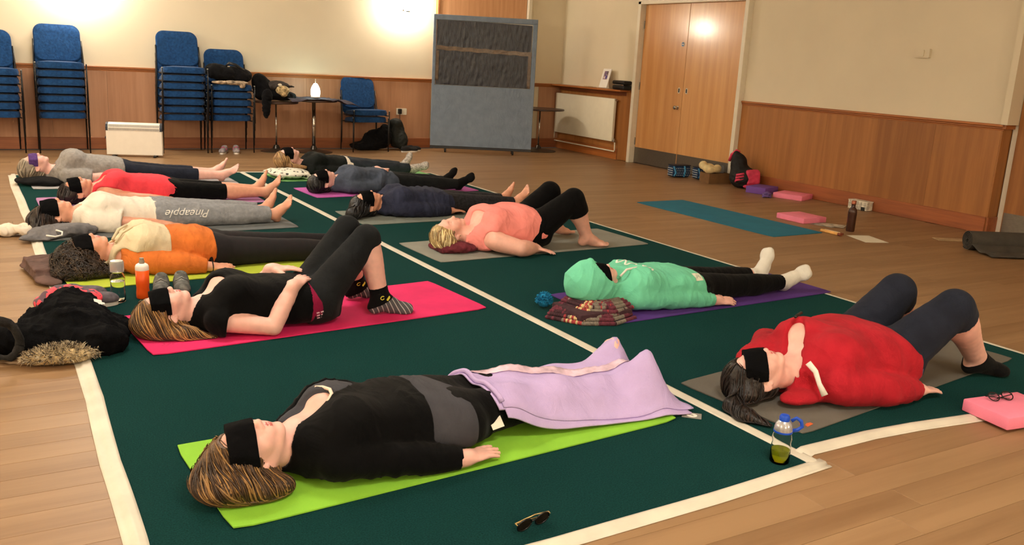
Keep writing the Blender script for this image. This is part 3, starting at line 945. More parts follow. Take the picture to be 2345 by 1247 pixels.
def person(cfg):
    """builds one lying figure from measured joints; returns the root"""
    g = cfg.get('girth', 1.0)
    zb = .030
    xs, y0, xc, y1 = cfg['trunk']
    L = xc - xs
    sw, hw, ct, bt = cfg['sw'], cfg['hw'], cfg['ct'], cfg['bt']
    wst = cfg.get('waist', min(sw, hw) - .02)
    hc = V3(cfg['head'][:3]); R = rotm(*cfg['rot'])
    hs = cfg.get('hs', 1.0)
    skin = cfg.get('skin', SKIN)
    off = (xs + L, (y0 + y1) / 2, 0)
    root = thing('person', cfg['label'], 'person', off, 0.0, None)
    Y = lambda t: y0 + (y1 - y0) * t
    def S(t, w, top, bot=zb):
        return (xs + L * t, Y(t), (top + bot) / 2, w, (top - bot) / 2)
    stations = [S(-.06, .055, .135, .05), S(.03, .115, .165, .035), S(.12, sw - .028, ct * .80), S(.28, sw - .03, ct),
                S(.45, (sw + wst) / 2 - .02, (ct + bt) / 2 - .004), S(.62, wst, bt), S(.80, hw - .004, bt * .96), S(.93, hw, bt * .86),
                S(1.03, hw * .88, bt * .72), S(1.09, hw * .6, bt * .55)]
    body_loft = lambda e=0.0: loft(stations, e)
    bust = []
    if cfg.get('bust', 1):
        for s in (-1, 1):
            bust.append((xs + L * .27, Y(.27) + s * sw * .46, ct - .035))
    def bust_prims(e=0.0):
        return [('u', .05, 0, ell(b, (.075 + e, .07 + e, .045 + e))) for b in bust]
    arms = {}; legs = {}
    ar = cfg.get('arm_r', (.048, .039, .026))
    lr = cfg.get('leg_r', (.083, .056, .037))
    for side in ('near', 'far'):
        arms[side] = [V3(p) for p in cfg['arm_' + side]]
        legs[side] = [V3(p) for p in cfg['leg_' + side]]
    neck_b = V3(xs + L * .05, Y(.05), .115)
    neck_t = hc + hs * (.055 * R[0] - .022 * R[1])
    # ---------------- skin
    sh = [('u', .03, 0, body_loft())] + [('u', .05, 0, p) for _, _, _, p in bust_prims()]
    sh += head_prims(hc, R, hs, cfg.get('eyes', False))
    sh.append(('u', .03, 0, rcone(neck_t, neck_b, .051 * hs * cfg.get('neck', 1), .058 * cfg.get('neck', 1))))
    def arm(side, e=0.0):
        s, el, w = arms[side]
        return [('u', .030, 0, chain([s, lerp(s, el, .5), el, lerp(el, w, .32), w], [ar[0] + e, (ar[0] * .5 + ar[1] * .5) + e, ar[1] + e, ar[1] * 1.0 + e, ar[2] + e]))]
    def leg(side, e=0.0, cut=None):
        h, k, a = legs[side]
        sh_d = unit(a - k)
        back = V3(0, 0, -1) - sh_d * (sh_d @ V3(0, 0, -1)); back = unit(back) if np.linalg.norm(back) > .2 else V3(-1, 0, 0)
        th = chain([h, lerp(h, k, .5), k], [lr[0] + e, (lr[0] * .55 + lr[1] * .45) + e, lr[1] + e])
        sk = chain([k, lerp(k, a, .28), lerp(k, a, .62), a], [lr[1] + e, lr[1] * 1.0 + e, lr[2] * 1.25 + e, lr[2] + e])
        cf = ell(lerp(k, a, .27) + back * .012, (lr[1] * 1.6 + e, lr[1] * .94 + e, lr[1] * .94 + e), np.array([sh_d, unit(np.cross(sh_d, back)), back]))
        if cut is not None:
            q = lerp(k, a, cut); sk = clipped(sk, sh_d, q); cf = clipped(cf, sh_d, q)
        return [('u', .045, 0, th), ('u', .014, 0, sk), ('u', .012, 0, cf)]
    for side in ('near', 'far'):
        sh += arm(side) + leg(side)
        hd = cfg.get('hand_' + side)
        if hd: sh += hand_prims(arms[side][2], *hd)
        ft = cfg['foot_' + side]; big = 1 if side == 'far' else -1
        F, Ld = ft[0], ft[1]
        _F, _D, _S = foot_frame(F, Ld)
        inward = V3(0, 1, 0) if side == 'near' else V3(0, -1, 0)
        big = 1 if _S @ inward > 0 else -1
        sh += foot_prims(legs[side][2], F, Ld, big, bare=cfg.get('bare', True) if not isinstance(cfg.get('bare', True), dict) else cfg['bare'][side], sc=cfg.get('foot_s', 1.0))
    h = cfg['res']
    brow = hair_mats(cfg['hair'], cfg['hair_cols'])[0]
    sdf_ob('body', sh, [skin, LIP, NAIL, NAIL, NAIL, EYE, brow], root, h=h, off=off, zmin=.0168,
           fine=[(hc[0] - .13, hc[0] + .14, h * .62)], hz=h * .8)
    # ---------------- trousers
    tr = cfg['trousers']; e = tr.get('e', .008)
    pts = [('u', 0, 0, body_loft(e))]
    pts.append(('i', .004, 0, half((-1, 0, 0), -tr['top'])))
    for side in ('near', 'far'):
        pts += leg(side, e, tr.get('cut_' + side, tr['cut']))
    lo = tr.get('loose', 0)
    sdf_ob('trousers', pts, tr['m'], root, h=cfg['ch'], off=off, zmin=.0168,
           fold=[dict(amp=.0007 + lo * .008, scale=.16, seed=cfg['seed'], stretch=(.8, 1.6, 1.6))])
    # ---------------- socks
    if cfg.get('socks'):
        for side in ('near', 'far'):
            so = cfg['socks']
            hh, kk, aa = legs[side]
            F, Ld = cfg['foot_' + side][:2]
            ax = unit(aa - kk)
            _F, _D, _S = foot_frame(F, Ld); inward = V3(0, 1, 0) if side == 'near' else V3(0, -1, 0)
            big = 1 if _S @ inward > 0 else -1
            q = foot_prims(aa, F, Ld, big, bare=False, e=.004, sc=cfg.get('foot_s', 1.0)) + limb([aa - ax * so['up'], aa], [lr[2] + .0035 + so['up'] * .06, lr[2] + .004], k=.03)
            q.append(('i', .003, 0, half(-ax, -(ax @ (aa - ax * so['up'])))))
            so_o = sdf_ob('sock', q, so['m'], root, h=cfg.get('sock_h', cfg['ch'] * .8), off=off, zmin=.0168)
            if so.get('cuff'):
                c2 = [(o_, k_, m_, grow(p_, .0022) if o_ == 'u' else p_) for o_, k_, m_, p_ in q]
                c2.append(('i', .002, 0, half(unit(ax + _F * .22), float(unit(ax + _F * .22) @ (aa + ax * .010)))))
                sdf_ob('sock_cuff', c2, so['cuff'], root, h=cfg.get('sock_h', cfg['ch'] * .8), off=off, zmin=.0168)['label'] = 'black upper part of the sock'
    # ---------------- tops (list of layers)
    for ly in cfg['tops']:
        e = ly['e']; nm = ly.get('name', 'top')
        q = [('u', 0, 0, body_loft(e))] + [('u', .05, 0, p) for _, _, _, p in bust_prims(e)]
        if 'hem' in ly:
            nv = unit((1, ly.get('hem_tilt', 0), ly.get('hem_z', 0)))
            q.append(('i', .004, 0, half(nv, nv @ V3(ly['hem'], (y0 + y1) / 2, .12))))
        if 'from' in ly:
            q.append(('i', .002, 0, half((-1, 0, 0), -ly['from'])))
        slv = ly.get('sleeve', 1.0)
        if slv is not None:
            for side in ('near', 'far'):
                s, el, w = arms[side]; es = ly.get('es', e)
                r0, r1, r2 = ar[0] + es, ar[1] + es * 1.15, ar[2] + es * .8
                if slv > 1:
                    wq = lerp(el, w, slv - 1)
                    pr = chain([s, lerp(s, el, .5), el, lerp(el, w, .5), wq, lerp(wq, w, 1.0) + unit(w - el) * .03], [r0, (r0 + r1) / 2, r1, (r1 + r2) / 2 + .003, r2, r2])
                    q.append(('u', ly.get('sk', .014), 0, clipped(pr, w - el, wq)))
                else:
                    wq = lerp(s, el, slv)
                    pr = chain([s, wq, lerp(s, el, min(1, slv + .3))], [r0, ar[0] * (1 - slv * .2) + es * 1.3, ar[0] * (1 - slv * .3) + es * 1.4])
                    q.append(('u', ly.get('sk', .014), 0, clipped(pr, el - s, wq)))
        else:
            for side in ('near', 'far'):
                s, el, w = arms[side]; sg = -1 if side == 'near' else 1
                q.append(('s', .01, 0, rcone(s + V3(-.05, sg * .012, 0), s + V3(.06, sg * .035, 0), .074, .058)))
        nr = ly.get('neck_r', .066)
        if nr:
            q.append(('s', .012, 0, rcone(hc, lerp(hc, neck_b, .92), nr, nr * ly.get('neck_k', 1.0))))
        for add in ly.get('adds', []):
            q.append(('u', .03, 0, add))
        for sct in ly.get('cuts', []):
            q.append(('s', .006, 0, sct))
        t_o = sdf_ob(nm, q, ly['m'], root, h=cfg['ch'], off=off, zmin=.0168,
               fold=[dict(amp=ly.get('fold', .004), scale=ly.get('fscale', .20), seed=cfg['seed'] + 5, stretch=(1.4, .6, .6)),
                     dict(amp=ly.get('fold', .004) * .9, scale=.15, seed=cfg['seed'] + 9, stretch=(1.5, .45, .7), ridge='crease')])
        if ly.get('label'): t_o['label'] = ly['label']
    # ---------------- hair
    hm = hair_mats(cfg['hair'], cfg['hair_cols'])
    A = lambda a, f, s: hc + hs * (a * R[0] + f * R[1] + s * R[2])
    if cfg.get('hair_on', True):
        q = [('u', 0, 0, ell(A(-.026, -.018, 0), V3(.106, .103, .086) * hs, R)),
             ('u', .03, 0, ell(A(.03, -.062, 0), V3(.075, .05, .066) * hs, R)),
             ('s', .02, 0, ell(A(cfg.get('brow_a', .036), .095, 0), V3(.108, .085, .080) * hs, R)),
             ('s', .012, 0, ell(A(.030, .004, -.088), V3(.036, .026, .03) * hs, R)),
             ('s', .012, 0, ell(A(.030, .004, .088), V3(.036, .026, .03) * hs, R))]
        for p in cfg.get('hair_add', []):
            q.append(('u', .035, 0, p))
        q.append(('i', .002, 0, half((0, 0, -1), -.0168)))
        rng = np.random.default_rng(cfg['seed'])
        Vt, Q, _ = surface(q, h * 1.3, zmin=.0168)
        hme = np_mesh('hair', Vt, Q, np.zeros(len(Q), int), off)
        displace(hme, .003, .03, cfg['seed'], off=off, stretch=(.5, .8, 1.6), ridge=True)
        nl = cfg.get('locks', 120)
        if nl:
            # seeds spread over the volume's own surface
            pick = Vt[rng.integers(0, len(Vt), nl * 3)]
            loc = (pick - hc) @ R.T
            keep = (pick[:, 2] > .035)
            seeds = pick[keep][:nl]
            fd = V3(cfg.get('flow', (.15, -.3, -.9)))
            def flow(P, fd=fd, hc=hc, R=R):
                l = (P - hc) @ R.T
                v = np.tile(fd, (len(P), 1))
                low = np.clip((.05 - P[:, 2]) / .04, 0, 1)[:, None]
                side = np.sign(P[:, 1:2] - hc[1])
                out = np.concatenate([np.full((len(P), 1), cfg.get('low_x', .6)), side * cfg.get('low_y', .5), np.zeros((len(P), 1))], 1)
                v[:, 1] = np.where(P[:, 1] > hc[1], abs(v[:, 1]), v[:, 1])
                return v * (1 - low) + out * low
            lv, lq, lm = hair_locks(q, hc, seeds, flow, rng, steps=cfg.get('lock_n', 9), step=cfg.get('lock_s', .016), w=cfg.get('lock_w', .006),
                                    curl=cfg.get('curl', 0), zf=.021)
            allv = np.concatenate([np.array([v.co[:] for v in hme.vertices]) + np.array(off), lv])
            allq = np.concatenate([Q, lq + len(Vt)])
            allm = np.concatenate([np.zeros(len(Q), int), lm])
            hme = np_mesh('hair', allv, allq, allm, off)
        ob('hair', hme, hm, root, smooth=True)
    # ---------------- eye mask
    mk = cfg.get('mask')
    if mk:
        a0 = mk.get('a', 0.002)
        Rm = rotm(cfg['rot'][0] + mk.get('yaw', 0), cfg['rot'][1] + mk.get('roll', 0), cfg['rot'][2])
        hw_, hl_ = mk.get('w', .076), mk.get('l', .046)
        q = [('u', 0, 0, ell(A(a0, .004, 0), V3(.40, .101, .104) * hs, R)),
             ('u', .03, 0, ell(A(a0 + .012, .060, 0), V3(.06, .052, .03) * hs, R)),
             ('i', .003, 0, rbox(A(a0, .085, mk.get('s', 0)), V3(hl_, .072, hw_) * hs, Rm))]
        sdf_ob('eye_mask', q, mk.get('m', MASK), root, h=h * .75, off=off, fold=[dict(amp=.0015, scale=.05, seed=3)])
    return root
# ================================================================ carpets with taped edges, yoga mats
CARPET = M('green_carpet', (13, 47, 48), rough=1.0, var=.4, scale=200, bump=.8, bscale=520, sheen=.2, spec=.05)
CARPET.node_tree.nodes['Principled BSDF'].inputs['Sheen Tint'].default_value = lin((70, 150, 140))
TAPE = M('white_cloth_tape', (216, 208, 190), rough=.6, var=.06, scale=8, bump=.25, bscale=30)
CT = .010     # carpet top
def xseam(y): return 2.428 - .0152 * y
def xright(y): return 4.469 - .0152 * y
def carpet(label, poly, group):
    r = thing('carpet', label, 'carpet', (sum(p[0] for p in poly) / len(poly), sum(p[1] for p in poly) / len(poly), 0), 0, group)
    ox, oy = r.location.x, r.location.y
    t = bm_new(); prism(t, [(p[0] - ox, p[1] - oy) for p in poly], .001, CT)
    ob('carpet_pile', t, CARPET, r)
    return r
left_edge = [(.252, 1.84), (.262, 2.33), (.258, 2.85), (.275, 3.43), (.262, 4.2), (.268, 4.9), (.235, 5.6), (.225, 6.4), (.215, 7.16), (.18, 8.4), (.165, 9.60)]
c_left = carpet('green carpet length on the left, under the black-clad woman on the lime mat', left_edge + [(xseam(9.5) - .005, 9.48), (xseam(2.0) - .005, 1.885), (1.287, 1.85)], 'green carpet lengths')
front_r = [(2.46, 1.985), (2.62, 1.985), (2.80, 1.985), (3.05, 1.965), (3.30, 1.93), (3.7, 1.88), (4.44, 1.80)]
c_right = carpet('green carpet length on the right, under the woman in red', [(xseam(9.5) + .005, 9.50)] + [(xseam(2.0) + .008, 1.99)] + front_r[1:] + [(xright(5.5), 5.5), (xright(9.2), 9.15)], 'green carpet lengths')
def tape(parent, pts, w, z=CT + .0012, wob=.0, seed=1, thick=.0015, label=None, nm='edge_tape', over=None):
    rnd = random.Random(seed)
    P = [Vector((p[0], p[1], 0)) for p in pts]
    # resample
    Q = []
    for i in range(len(P) - 1):
        n = max(1, int((P[i + 1] - P[i]).length / .05))
        for k in range(n): Q.append(P[i].lerp(P[i + 1], k / n))
    Q.append(P[-1])
    rows = []
    ox, oy = parent.location.x, parent.location.y
    ph = rnd.uniform(0, 6)
    for i, q in enumerate(Q):
        t = (Q[min(i + 1, len(Q) - 1)] - Q[max(i - 1, 0)]).normalized(); n = Vector((-t.y, t.x, 0))
        r = []
        for j in range(7):
            s = j / 6 - .5
            hz = wob * (max(0, math.sin(i * .31 + ph + s * 3.0)) ** 6 * .8 + max(0, math.sin(i * .17 + ph * 2 - s * 4)) ** 10 + .15 * rnd.random())
            if j in (0, 6): hz *= .2
            zz = z + hz
            if over is not None and s * over > 0: zz = .0025 + hz + (z - .0025) * max(0, 1 - abs(s) * 6)
            p = q + n * (w * s + wob * .5 * math.sin(i * .23 + ph))
            r.append(Vector((p.x - ox, p.y - oy, zz)))
        rows.append(r)
    o = ob(nm, strip_mesh(rows, thick), TAPE, parent, smooth=True)
    if label: o['label'] = label
    return o
tape(c_left, left_edge[::-1], .062, wob=.006, seed=3, over=-1, label='wrinkled white tape along the outer carpet edge')
tape(c_left, [(xseam(y) + (.004 * math.sin(y * 2)), y) for y in (1.90, 2.6, 3.4, 4.2, 5, 5.8, 6.6, 7.05, 7.6, 8.4, 9.48)], .052, wob=.0012, seed=5, label='white tape over the seam between the carpets', nm='seam_tape')
tape(c_left, [(.25, 1.835), (1.287, 1.835), (1.9, 1.853), (2.44, 1.885)], .055, wob=.002, seed=9, over=-1)
tape(c_left, [(.2, 9.56), (1.2, 9.53), (xseam(9.5), 9.49)], .05, wob=.001, seed=2)
tape(c_right, [(2.40, 1.965)] + front_r, .058, wob=.002, seed=10, over=-1)
tape(c_right, [(xright(y), y) for y in (1.82, 2.6, 3.5, 4.4, 5.5, 6.5, 7.5, 8.4, 9.15)], .045, wob=.001, seed=12, over=-1)
tape(c_right, [(xseam(9.5), 9.50), (3.3, 9.33), (4.33, 9.15)], .045, wob=.001, seed=13)

def mat_rect(name, label, m, x, y, th, w, l, z=CT + .001, thick=.005, curl=0.0, group='yoga mats laid on the carpets', dent=None):
    """(x,y) near-head corner, length along th, width to the left of it"""
    rows = []
    n = 28
    r = thing(name, label, 'yoga mat', (x, y, z), th, group) if False else None
    for i in range(n + 1):
        u = i / n
        row_ = []
        for j in range(9):
            v = j / 8
            px, py = u * l, v * w
            # rounded corners
            rc = .02
            if i in (0, n) and j in (0, 8):
                px += rc * .35 * (1 if i == 0 else -1); py += rc * .35 * (1 if j == 0 else -1)
            zz = thick
            if curl: zz += curl * (max(0, 1 - u / .07) ** 2) * (.6 + .4 * math.sin(v * 7)) + curl * .7 * max(0, (u - .94) / .06) ** 2
            row_.append(Vector((px, py, zz)))
        rows.append(row_)
    o = ob(name, strip_mesh(rows, thick - .0005), m, None, smooth='auto')
    o.location = (x, y, z); o.rotation_euler = (0, 0, th)
    return tag(o, label, 'yoga mat', group)
def foam(name, rgb, **k):
    return M(name, rgb, rough=.8, var=.06, scale=6, bump=.35, bscale=340, spec=.25, **k)
mat_rect('yoga_mat', 'lime green yoga mat under the woman in black with the lilac blanket', foam('mat_green', (140, 200, 60)), .501, 2.267, .069, .611, 1.70, curl=.006)
mat_rect('yoga_mat', 'hot pink yoga mat under the woman in the black t-shirt', foam('mat_pink', (222, 44, 104)), .533, 3.828, .095, .631, 1.72, curl=.004)
mat_rect('yoga_mat', 'yellow-green yoga mat under the woman in the cream and orange jumper', foam('mat_lime', (176, 192, 60)), .321, 5.035, .075, .61, 1.73, curl=.003)
mat_rect('yoga_mat', 'dark grey yoga mat under the woman in grey joggers', foam('mat_grey_a', (104, 108, 108)), .235, 6.36, .03, .61, 1.73)
mat_rect('yoga_mat', 'plum and lilac yoga mat under the woman in the coral vest', foam('mat_plum', (176, 124, 168)), .31, 7.53, .02, .60, 1.72)
mat_rect('yoga_mat', 'pale grey yoga mat under the woman in the grey t-shirt', foam('mat_grey_b', (168, 166, 168)), .30, 8.60, .012, .62, 1.76, curl=.004)
mat_rect('yoga_mat', 'pale mint yoga mat under the floral cushion', foam('mat_mint', (140, 206, 130)), 2.487, 8.725, .034, .61, 1.75, curl=.006)
mat_rect('yoga_mat', 'violet-pink yoga mat under the person in the blue-grey hoodie', foam('mat_violet', (186, 92, 170)), 2.517, 7.695, .071, .604, 1.725)
mat_rect('yoga_mat', 'grey yoga mat under the person in the navy hoodie with the hair bun', foam('mat_grey_c', (126, 132, 124)), 2.45, 6.37, .03, .62, 1.75, curl=.004)
mat_rect('yoga_mat', 'light grey yoga mat under the blonde woman in the salmon vest', foam('mat_grey_d', (142, 142, 132)), 2.473, 5.045, .049, .631, 1.79)
mat_rect('yoga_mat', 'deep purple yoga mat under the person in the mint hoodie', foam('mat_purple', (86, 54, 132)), 2.749, 3.502, .047, .621, 1.72)
mg = mat_rect('yoga_mat', 'brown-grey yoga mat with a small orange mark under the woman in red', foam('mat_grey_e', (104, 100, 92)), 2.546, 2.082, .132, .616, 1.75)
mg2 = mat_rect('yoga_mat', 'empty teal blue yoga mat lying on the bare floor boards', foam('mat_blue', (36, 116, 146)), 5.544, 5.11, .023, 1.779, .62, z=.0005, group='yoga mat')
del mg2['group']
t = bm_new(); prism(t, [(0, 0), (.045, -.004), (.05, .010), (.03, .018), (.008, .014)], .0055, .0062); prism(t, [(.0, .028), (.02, .026), (.022, .034), (.002, .036)], .0055, .0062)
o = ob('printed_mark', t, M('mark_orange', (206, 96, 50), var=0), mg); o.location = (.07, .03, 0); o.rotation_euler = (0, 0, .2); o['label'] = 'small orange print in the corner'
# darker floral print on the pink mat
t = bm_new()
for k in range(14):
    a = k * 2.4; rr = .006 * math.sqrt(k + 1)
    lathe(t, [(0, 0), (.006, 0), (.0055, .0006), (0, .0007)], (.07 + rr * math.cos(a) * 2.2, .12 + rr * math.sin(a), .0052), 8)
pm = [o for o in bpy.data.objects if o.get('label', '').startswith('hot pink')][0]
o = ob('printed_motif', t, M('mark_pink', (196, 26, 84), var=0), pm)
# grey swing tag with white round logo lying by the green mat
st = thing('card_tag', 'small grey card tag with a white round logo beside the lime mat', 'tag', (2.275, 2.395, CT), -.75)
t = bm_new(); box(t, (0, 0, .002), (.075, .055, .002), bev=.0005); ob('card', t, M('tag_grey', (138, 136, 128), var=.05), st)
t = bm_new(); lathe(t, [(0, .003), (.019, .003), (.019, .0036), (0, .0036)], n=20, sx=1.1); lg = ob('logo', t, M('tag_white', (238, 234, 222), var=0), st); lg['label'] = 'white round logo'
t = bm_new(); box(t, (-.003, .001, .0038), (.016, .004, .0006)); box(t, (.004, -.005, .0038), (.010, .003, .0006)); ob('logo_lettering', t, M('tag_ink', (150, 140, 130), var=0), lg)

# ================================================================ stacking chairs
BLUE = cloth('chair_fabric', (27, 64, 110), var=.2, rough=.9, sheen=.1, scale=40)
FRAME = M('chair_frame', (16, 17, 20), rough=.35, var=0)
CAPM = M('chair_cap', (190, 186, 176), rough=.3, var=0)
def make_chair():
    """origin on the floor under the middle of the seat, front towards -y"""
    r = thing('stacking_chair', 'x', 'chair')
    def pad(w, d, h, crown, slope=0):
        t = bm_new()
        n = 8
        out = rrect(w, d, .095, 6)
        lo_ = [t.verts.new((x, y, 0)) for x, y in out]
        md = [t.verts.new((x * 1.02, y * 1.02, h * .5)) for x, y in out]
        up = [t.verts.new((x * .97, y * .97, h + crown * (1 - (x / (w / 2)) ** 2) * .2)) for x, y in out]
        inn = [t.verts.new((x * .6, y * .6, h + crown * .9)) for x, y in out]
        k = len(out)
        for A, B in ((lo_, md), (md, up), (up, inn)):
            for i in range(k): t.faces.new((A[i], A[(i + 1) % k], B[(i + 1) % k], B[i]))
        t.faces.new(lo_[::-1]); t.faces.new(inn)
        return t
    t = pad(.475, .43, .066, .016)
    for v in t.verts:
        v.co.z += .382 + .02 * (-v.co.y / .2) - .012 * max(0, -v.co.y - .15) * 10
    ob('seat', t, BLUE, r, smooth='auto')
    t = pad(.475, .40, .024, .006)
    for v in t.verts:
        x, y, z = v.co
        v.co = Vector((x, .235 + .16 * (y / .38 + .5) * .6 + .02 * (1 - (x / .23) ** 2) - z, .67 + y + .0))
    ob('backrest', t, BLUE, r, smooth='auto')
    for s in (-1, 1):
        t = bm_new(); tube(t, [(s * .258, -.19, 0), (s * .257, -.188, .25), (s * .256, -.185, .452)], .0078, 8); lg = ob('leg', t, FRAME, r, smooth=True)
        t = bm_new(); lathe(t, [(0, 0), (.0092, 0), (.0092, .006), (0, .008)], (s * .256, -.185, .450), 8); ob('leg_cap', t, CAPM, lg)
        t = bm_new(); tube(t, [(s * .258, .215, 0), (s * .257, .212, .25), (s * .256, .206, .44), (s * .252, .235, .56), (s * .247, .27, .70)], .0078, 8); ob('leg', t, FRAME, r, smooth=True)
        t = bm_new(); tube(t, [(s * .238, -.19, .392), (s * .238, .20, .385)], .0078, 8); ob('side_rail', t, FRAME, r, smooth=True)
    return r
proto = make_chair()
first = [True]
def stack(x, y, n, rot, names, group):
    for i in range(n):
        if first[0]: c = proto; first[0] = False
        else: c = copy_tree(proto)
        dx = Vector((math.sin(rot), -math.cos(rot), 0)) * .0185 * i
        c.location = (x + dx.x, y + dx.y, i * .093)
        c.rotation_euler = (0, 0, rot)
        c['group'] = group
        c['label'] = names(i, n)
ORD = ['bottom', 'second', 'third', 'fourth', 'fifth', 'sixth', 'seventh']
def namer(where):
    def f(i, n):
        if i == n - 1: return 'topmost blue fabric chair of %s' % where
        if i == 0: return 'lowest blue fabric chair of %s' % where
        return '%s blue fabric chair from the floor in %s' % (ORD[i], where)
    return f
stack(.085, 11.58, 6, .10, namer('the chair stack cut by the left edge'), 'chairs in the leftmost stack')
stack(.765, 11.58, 7, -.02, namer('the tall stack left of the heater'), 'chairs in the stack left of the heater')
stack(2.065, 11.50, 7, .0, namer('the tall stack right of the heater'), 'chairs in the stack right of the heater')
stack(2.63, 11.52, 5, .0, namer('the stack holding the black bag'), 'chairs in the stack under the black bag')
stack(4.44, 11.52, 2, .06, namer('the low pair beside the lamp table'), 'pair of chairs beside the lamp table')

# ================================================================ convector heater
HM = M('heater_white', (232, 224, 210), rough=.4, var=.02)
ht = thing('convector_heater', 'white convector heater standing between the chair stacks', 'heater', (1.455, 11.02, 0), -.30)
t = bm_new(); box(t, (0, 0, .16), (.60, .085, .28), bev=.006); ob('heater_body', t, HM, ht)
t = bm_new()
prof = [(-.045, .295), (-.045, .33), (-.03, .365), (.0, .385), (.035, .385), (.045, .37), (.045, .295)]
prism(t, [(a, b) for a, b in prof], -.275, .275, 'YZ'); ob('heater_top', t, HM, ht)
t = bm_new()
for row_ in range(2):
    for k in range(38):
        xx = -.262 + k * .0142
        if row_ == 0: box(t, (xx, -.0455, .3125), (.006, .004, .026))
        else: box(t, (xx, -.0375, .349), (.006, .004, .030), rot=Matrix.Rotation(-.42, 3, 'X'))
g_ = ob('grille_slots', t, M('slot_dark', (96, 90, 86), var=0), ht); g_['kind'] = 'stuff'
for s in (-1, 1):
    t = bm_new(); prism(t, [(a * 1.02, b + .0) for a, b in prof], s * .276, s * .300, 'YZ'); ob('end_cap', t, M('cap_grey', (40, 46, 58), rough=.5, var=0), ht)
    t = bm_new(); box(t, (s * .22, 0, .012), (.03, .20, .022), bev=.004); ob('foot', t, BLACKP, ht)
t = bm_new(); lathe(t, [(0, 0), (.016, 0), (.014, .014), (0, .016)], n=12)
for v in t.verts: v.co = Vector((-.301 - v.co.z, v.co.x, .21 + v.co.y))
ob('knob', t, BLACKP, ht)

# ================================================================ round pedestal tables
TOPM = wood('table_top', (74, 52, 44), (52, 36, 30), 'X', rough=.35)
def pedestal(label, x, y, h, r, pr, br, group='round pedestal tables'):
    q = thing('pedestal_table', label, 'table', (x, y, 0), 0, group)
    t = bm_new(); lathe(t, [(0, h - .024), (r - .006, h - .024), (r, h - .018), (r, h - .005), (r - .004, h), (0, h)], n=40); ob('tabletop', t, TOPM, q, smooth='auto')
    t = bm_new(); tube(t, [(0, 0, .03), (0, 0, h - .03)], pr, 14); ob('pole', t, CHROME, q, smooth=True)
    t = bm_new(); lathe(t, [(0, .0), (br, .0), (br, .008), (br * .8, .018), (.05, .04), (.028, .085), (0, .085)], n=36); ob('base', t, M('table_base', (70, 64, 58), rough=.3, metal=.7, var=0), q, smooth='auto')
    t = bm_new(); lathe(t, [(0, h - .045), (.09, h - .04), (.10, h - .026), (0, h - .026)], n=16); ob('top_plate', t, STEEL, q)
    return q
pedestal('round table with a thin pole under the pile of black coats', 3.21, 11.47, .64, .28, .011, .20)
pedestal('round table with a thick chrome pole under the glowing lamp', 3.67, 11.36, .68, .30, .024, .24)
pedestal('round table half hidden behind the display board by the radiator', 7.13, 11.37, .63, .36, .012, .27)
# dark cloth on the lamp table
CL = cloth('table_cloth_dark', (70, 64, 76), var=.3, bump=.5, scale=20)
rows = []
for i in range(25):
    row_ = []
    for j in range(17):
        x = 3.30 + .90 * i / 24; y_ = 11.06 + .60 * j / 16
        inside = math.hypot(x - 3.67, y_ - 11.36) < .31
        dd = max(0, math.hypot(x - 3.67, y_ - 11.36) - .325)
        z = .6935 + .005 * math.sin(x * 23 + y_ * 9) - dd * .28 + (.012 * math.sin(x * 31) if dd > 0 else 0)
        row_.append(Vector((x, y_, z)))
    rows.append(row_)
tag(ob('table_cloth', strip_mesh(rows, .004), CL, None, smooth=True), 'dark rumpled cloth spread on the lamp table', 'cloth')
# glowing diffuser lamp
lp = thing('table_lamp', 'small glowing white mist lamp on the dark cloth', 'lamp', (3.705, 11.40, .702))
t = bm_new(); lathe(t, [(0, .012), (.052, .012), (.056, .03), (.060, .07), (.055, .11), (.040, .145), (.026, .165), (.022, .175), (0, .176)], n=22)
ob('lamp_glow', t, M('lamp_glow', (235, 255, 250), var=0, emit=(214, 255, 244), strength=9), lp, smooth=True)
t = bm_new(); lathe(t, [(0, 0), (.058, 0), (.058, .012), (.05, .014), (0, .014)], n=22); ob('lamp_base', t, WHITE_TRIM, lp)
t = bm_new(); tube(t, [(0, 0, .17), (.001, 0, .235)], .004, 6); ob('spout', t, WHITE_TRIM, lp)

# ================================================================ display board
GF = cloth('board_felt', (126, 141, 160), var=.06, rough=.95, bump=.35, scale=12)
bd = thing('display_board', 'tall grey felt display board patched with black plastic sheet', 'display board', (6.015, 11.12, 0), math.atan2(10.80 - 11.44, 6.655 - 5.37))
W2 = .715
t = bm_new(); box(t, (0, 0, .50), (2 * W2, .045, .84), bev=.008, seg=2); ob('lower_panel', t, GF, bd)
for nm, c, s in (('frame_rail', (0, 0, 1.825), (2 * W2, .045, .07)), ('frame_stile', (-W2 + .022, 0, 1.36), (.044, .045, .90)), ('frame_stile', (W2 - .030, 0, 1.36), (.06, .045, .90))):
    t = bm_new(); box(t, c, s, bev=.006); ob(nm, t, GF, bd)
t = bm_new(); box(t, (0, .012, 1.36), (2 * W2 - .09, .01, .88)); ob('backing_sheet', t, M('backing_white', (214, 210, 200), var=.05), bd)
BIN = M('black_bag_plastic', (36, 41, 54), rough=.33, var=.45, scale=12, stretch=(7, 1, .8), bump=1.0, bscale=22, spec=.6)
rows = []
rnd = random.Random(5)
for i in range(61):
    row_ = []
    for j in range(31):
        u, v = i / 60, j / 30
        x = -W2 + .05 + u * (2 * W2 - .125)
        z = .925 + v * (.862 - .03 * max(0, u - .55))
        yv = -.006 + .007 * (math.sin(u * 170 + 3 * math.sin(v * 5 + u * 20)) * .5 + rnd.uniform(-1, 1) * .7)
        row_.append(Vector((x, yv, z)))
    rows.append(row_)
t = bm_new()
G = [[t.verts.new(p) for p in r_] for r_ in rows]
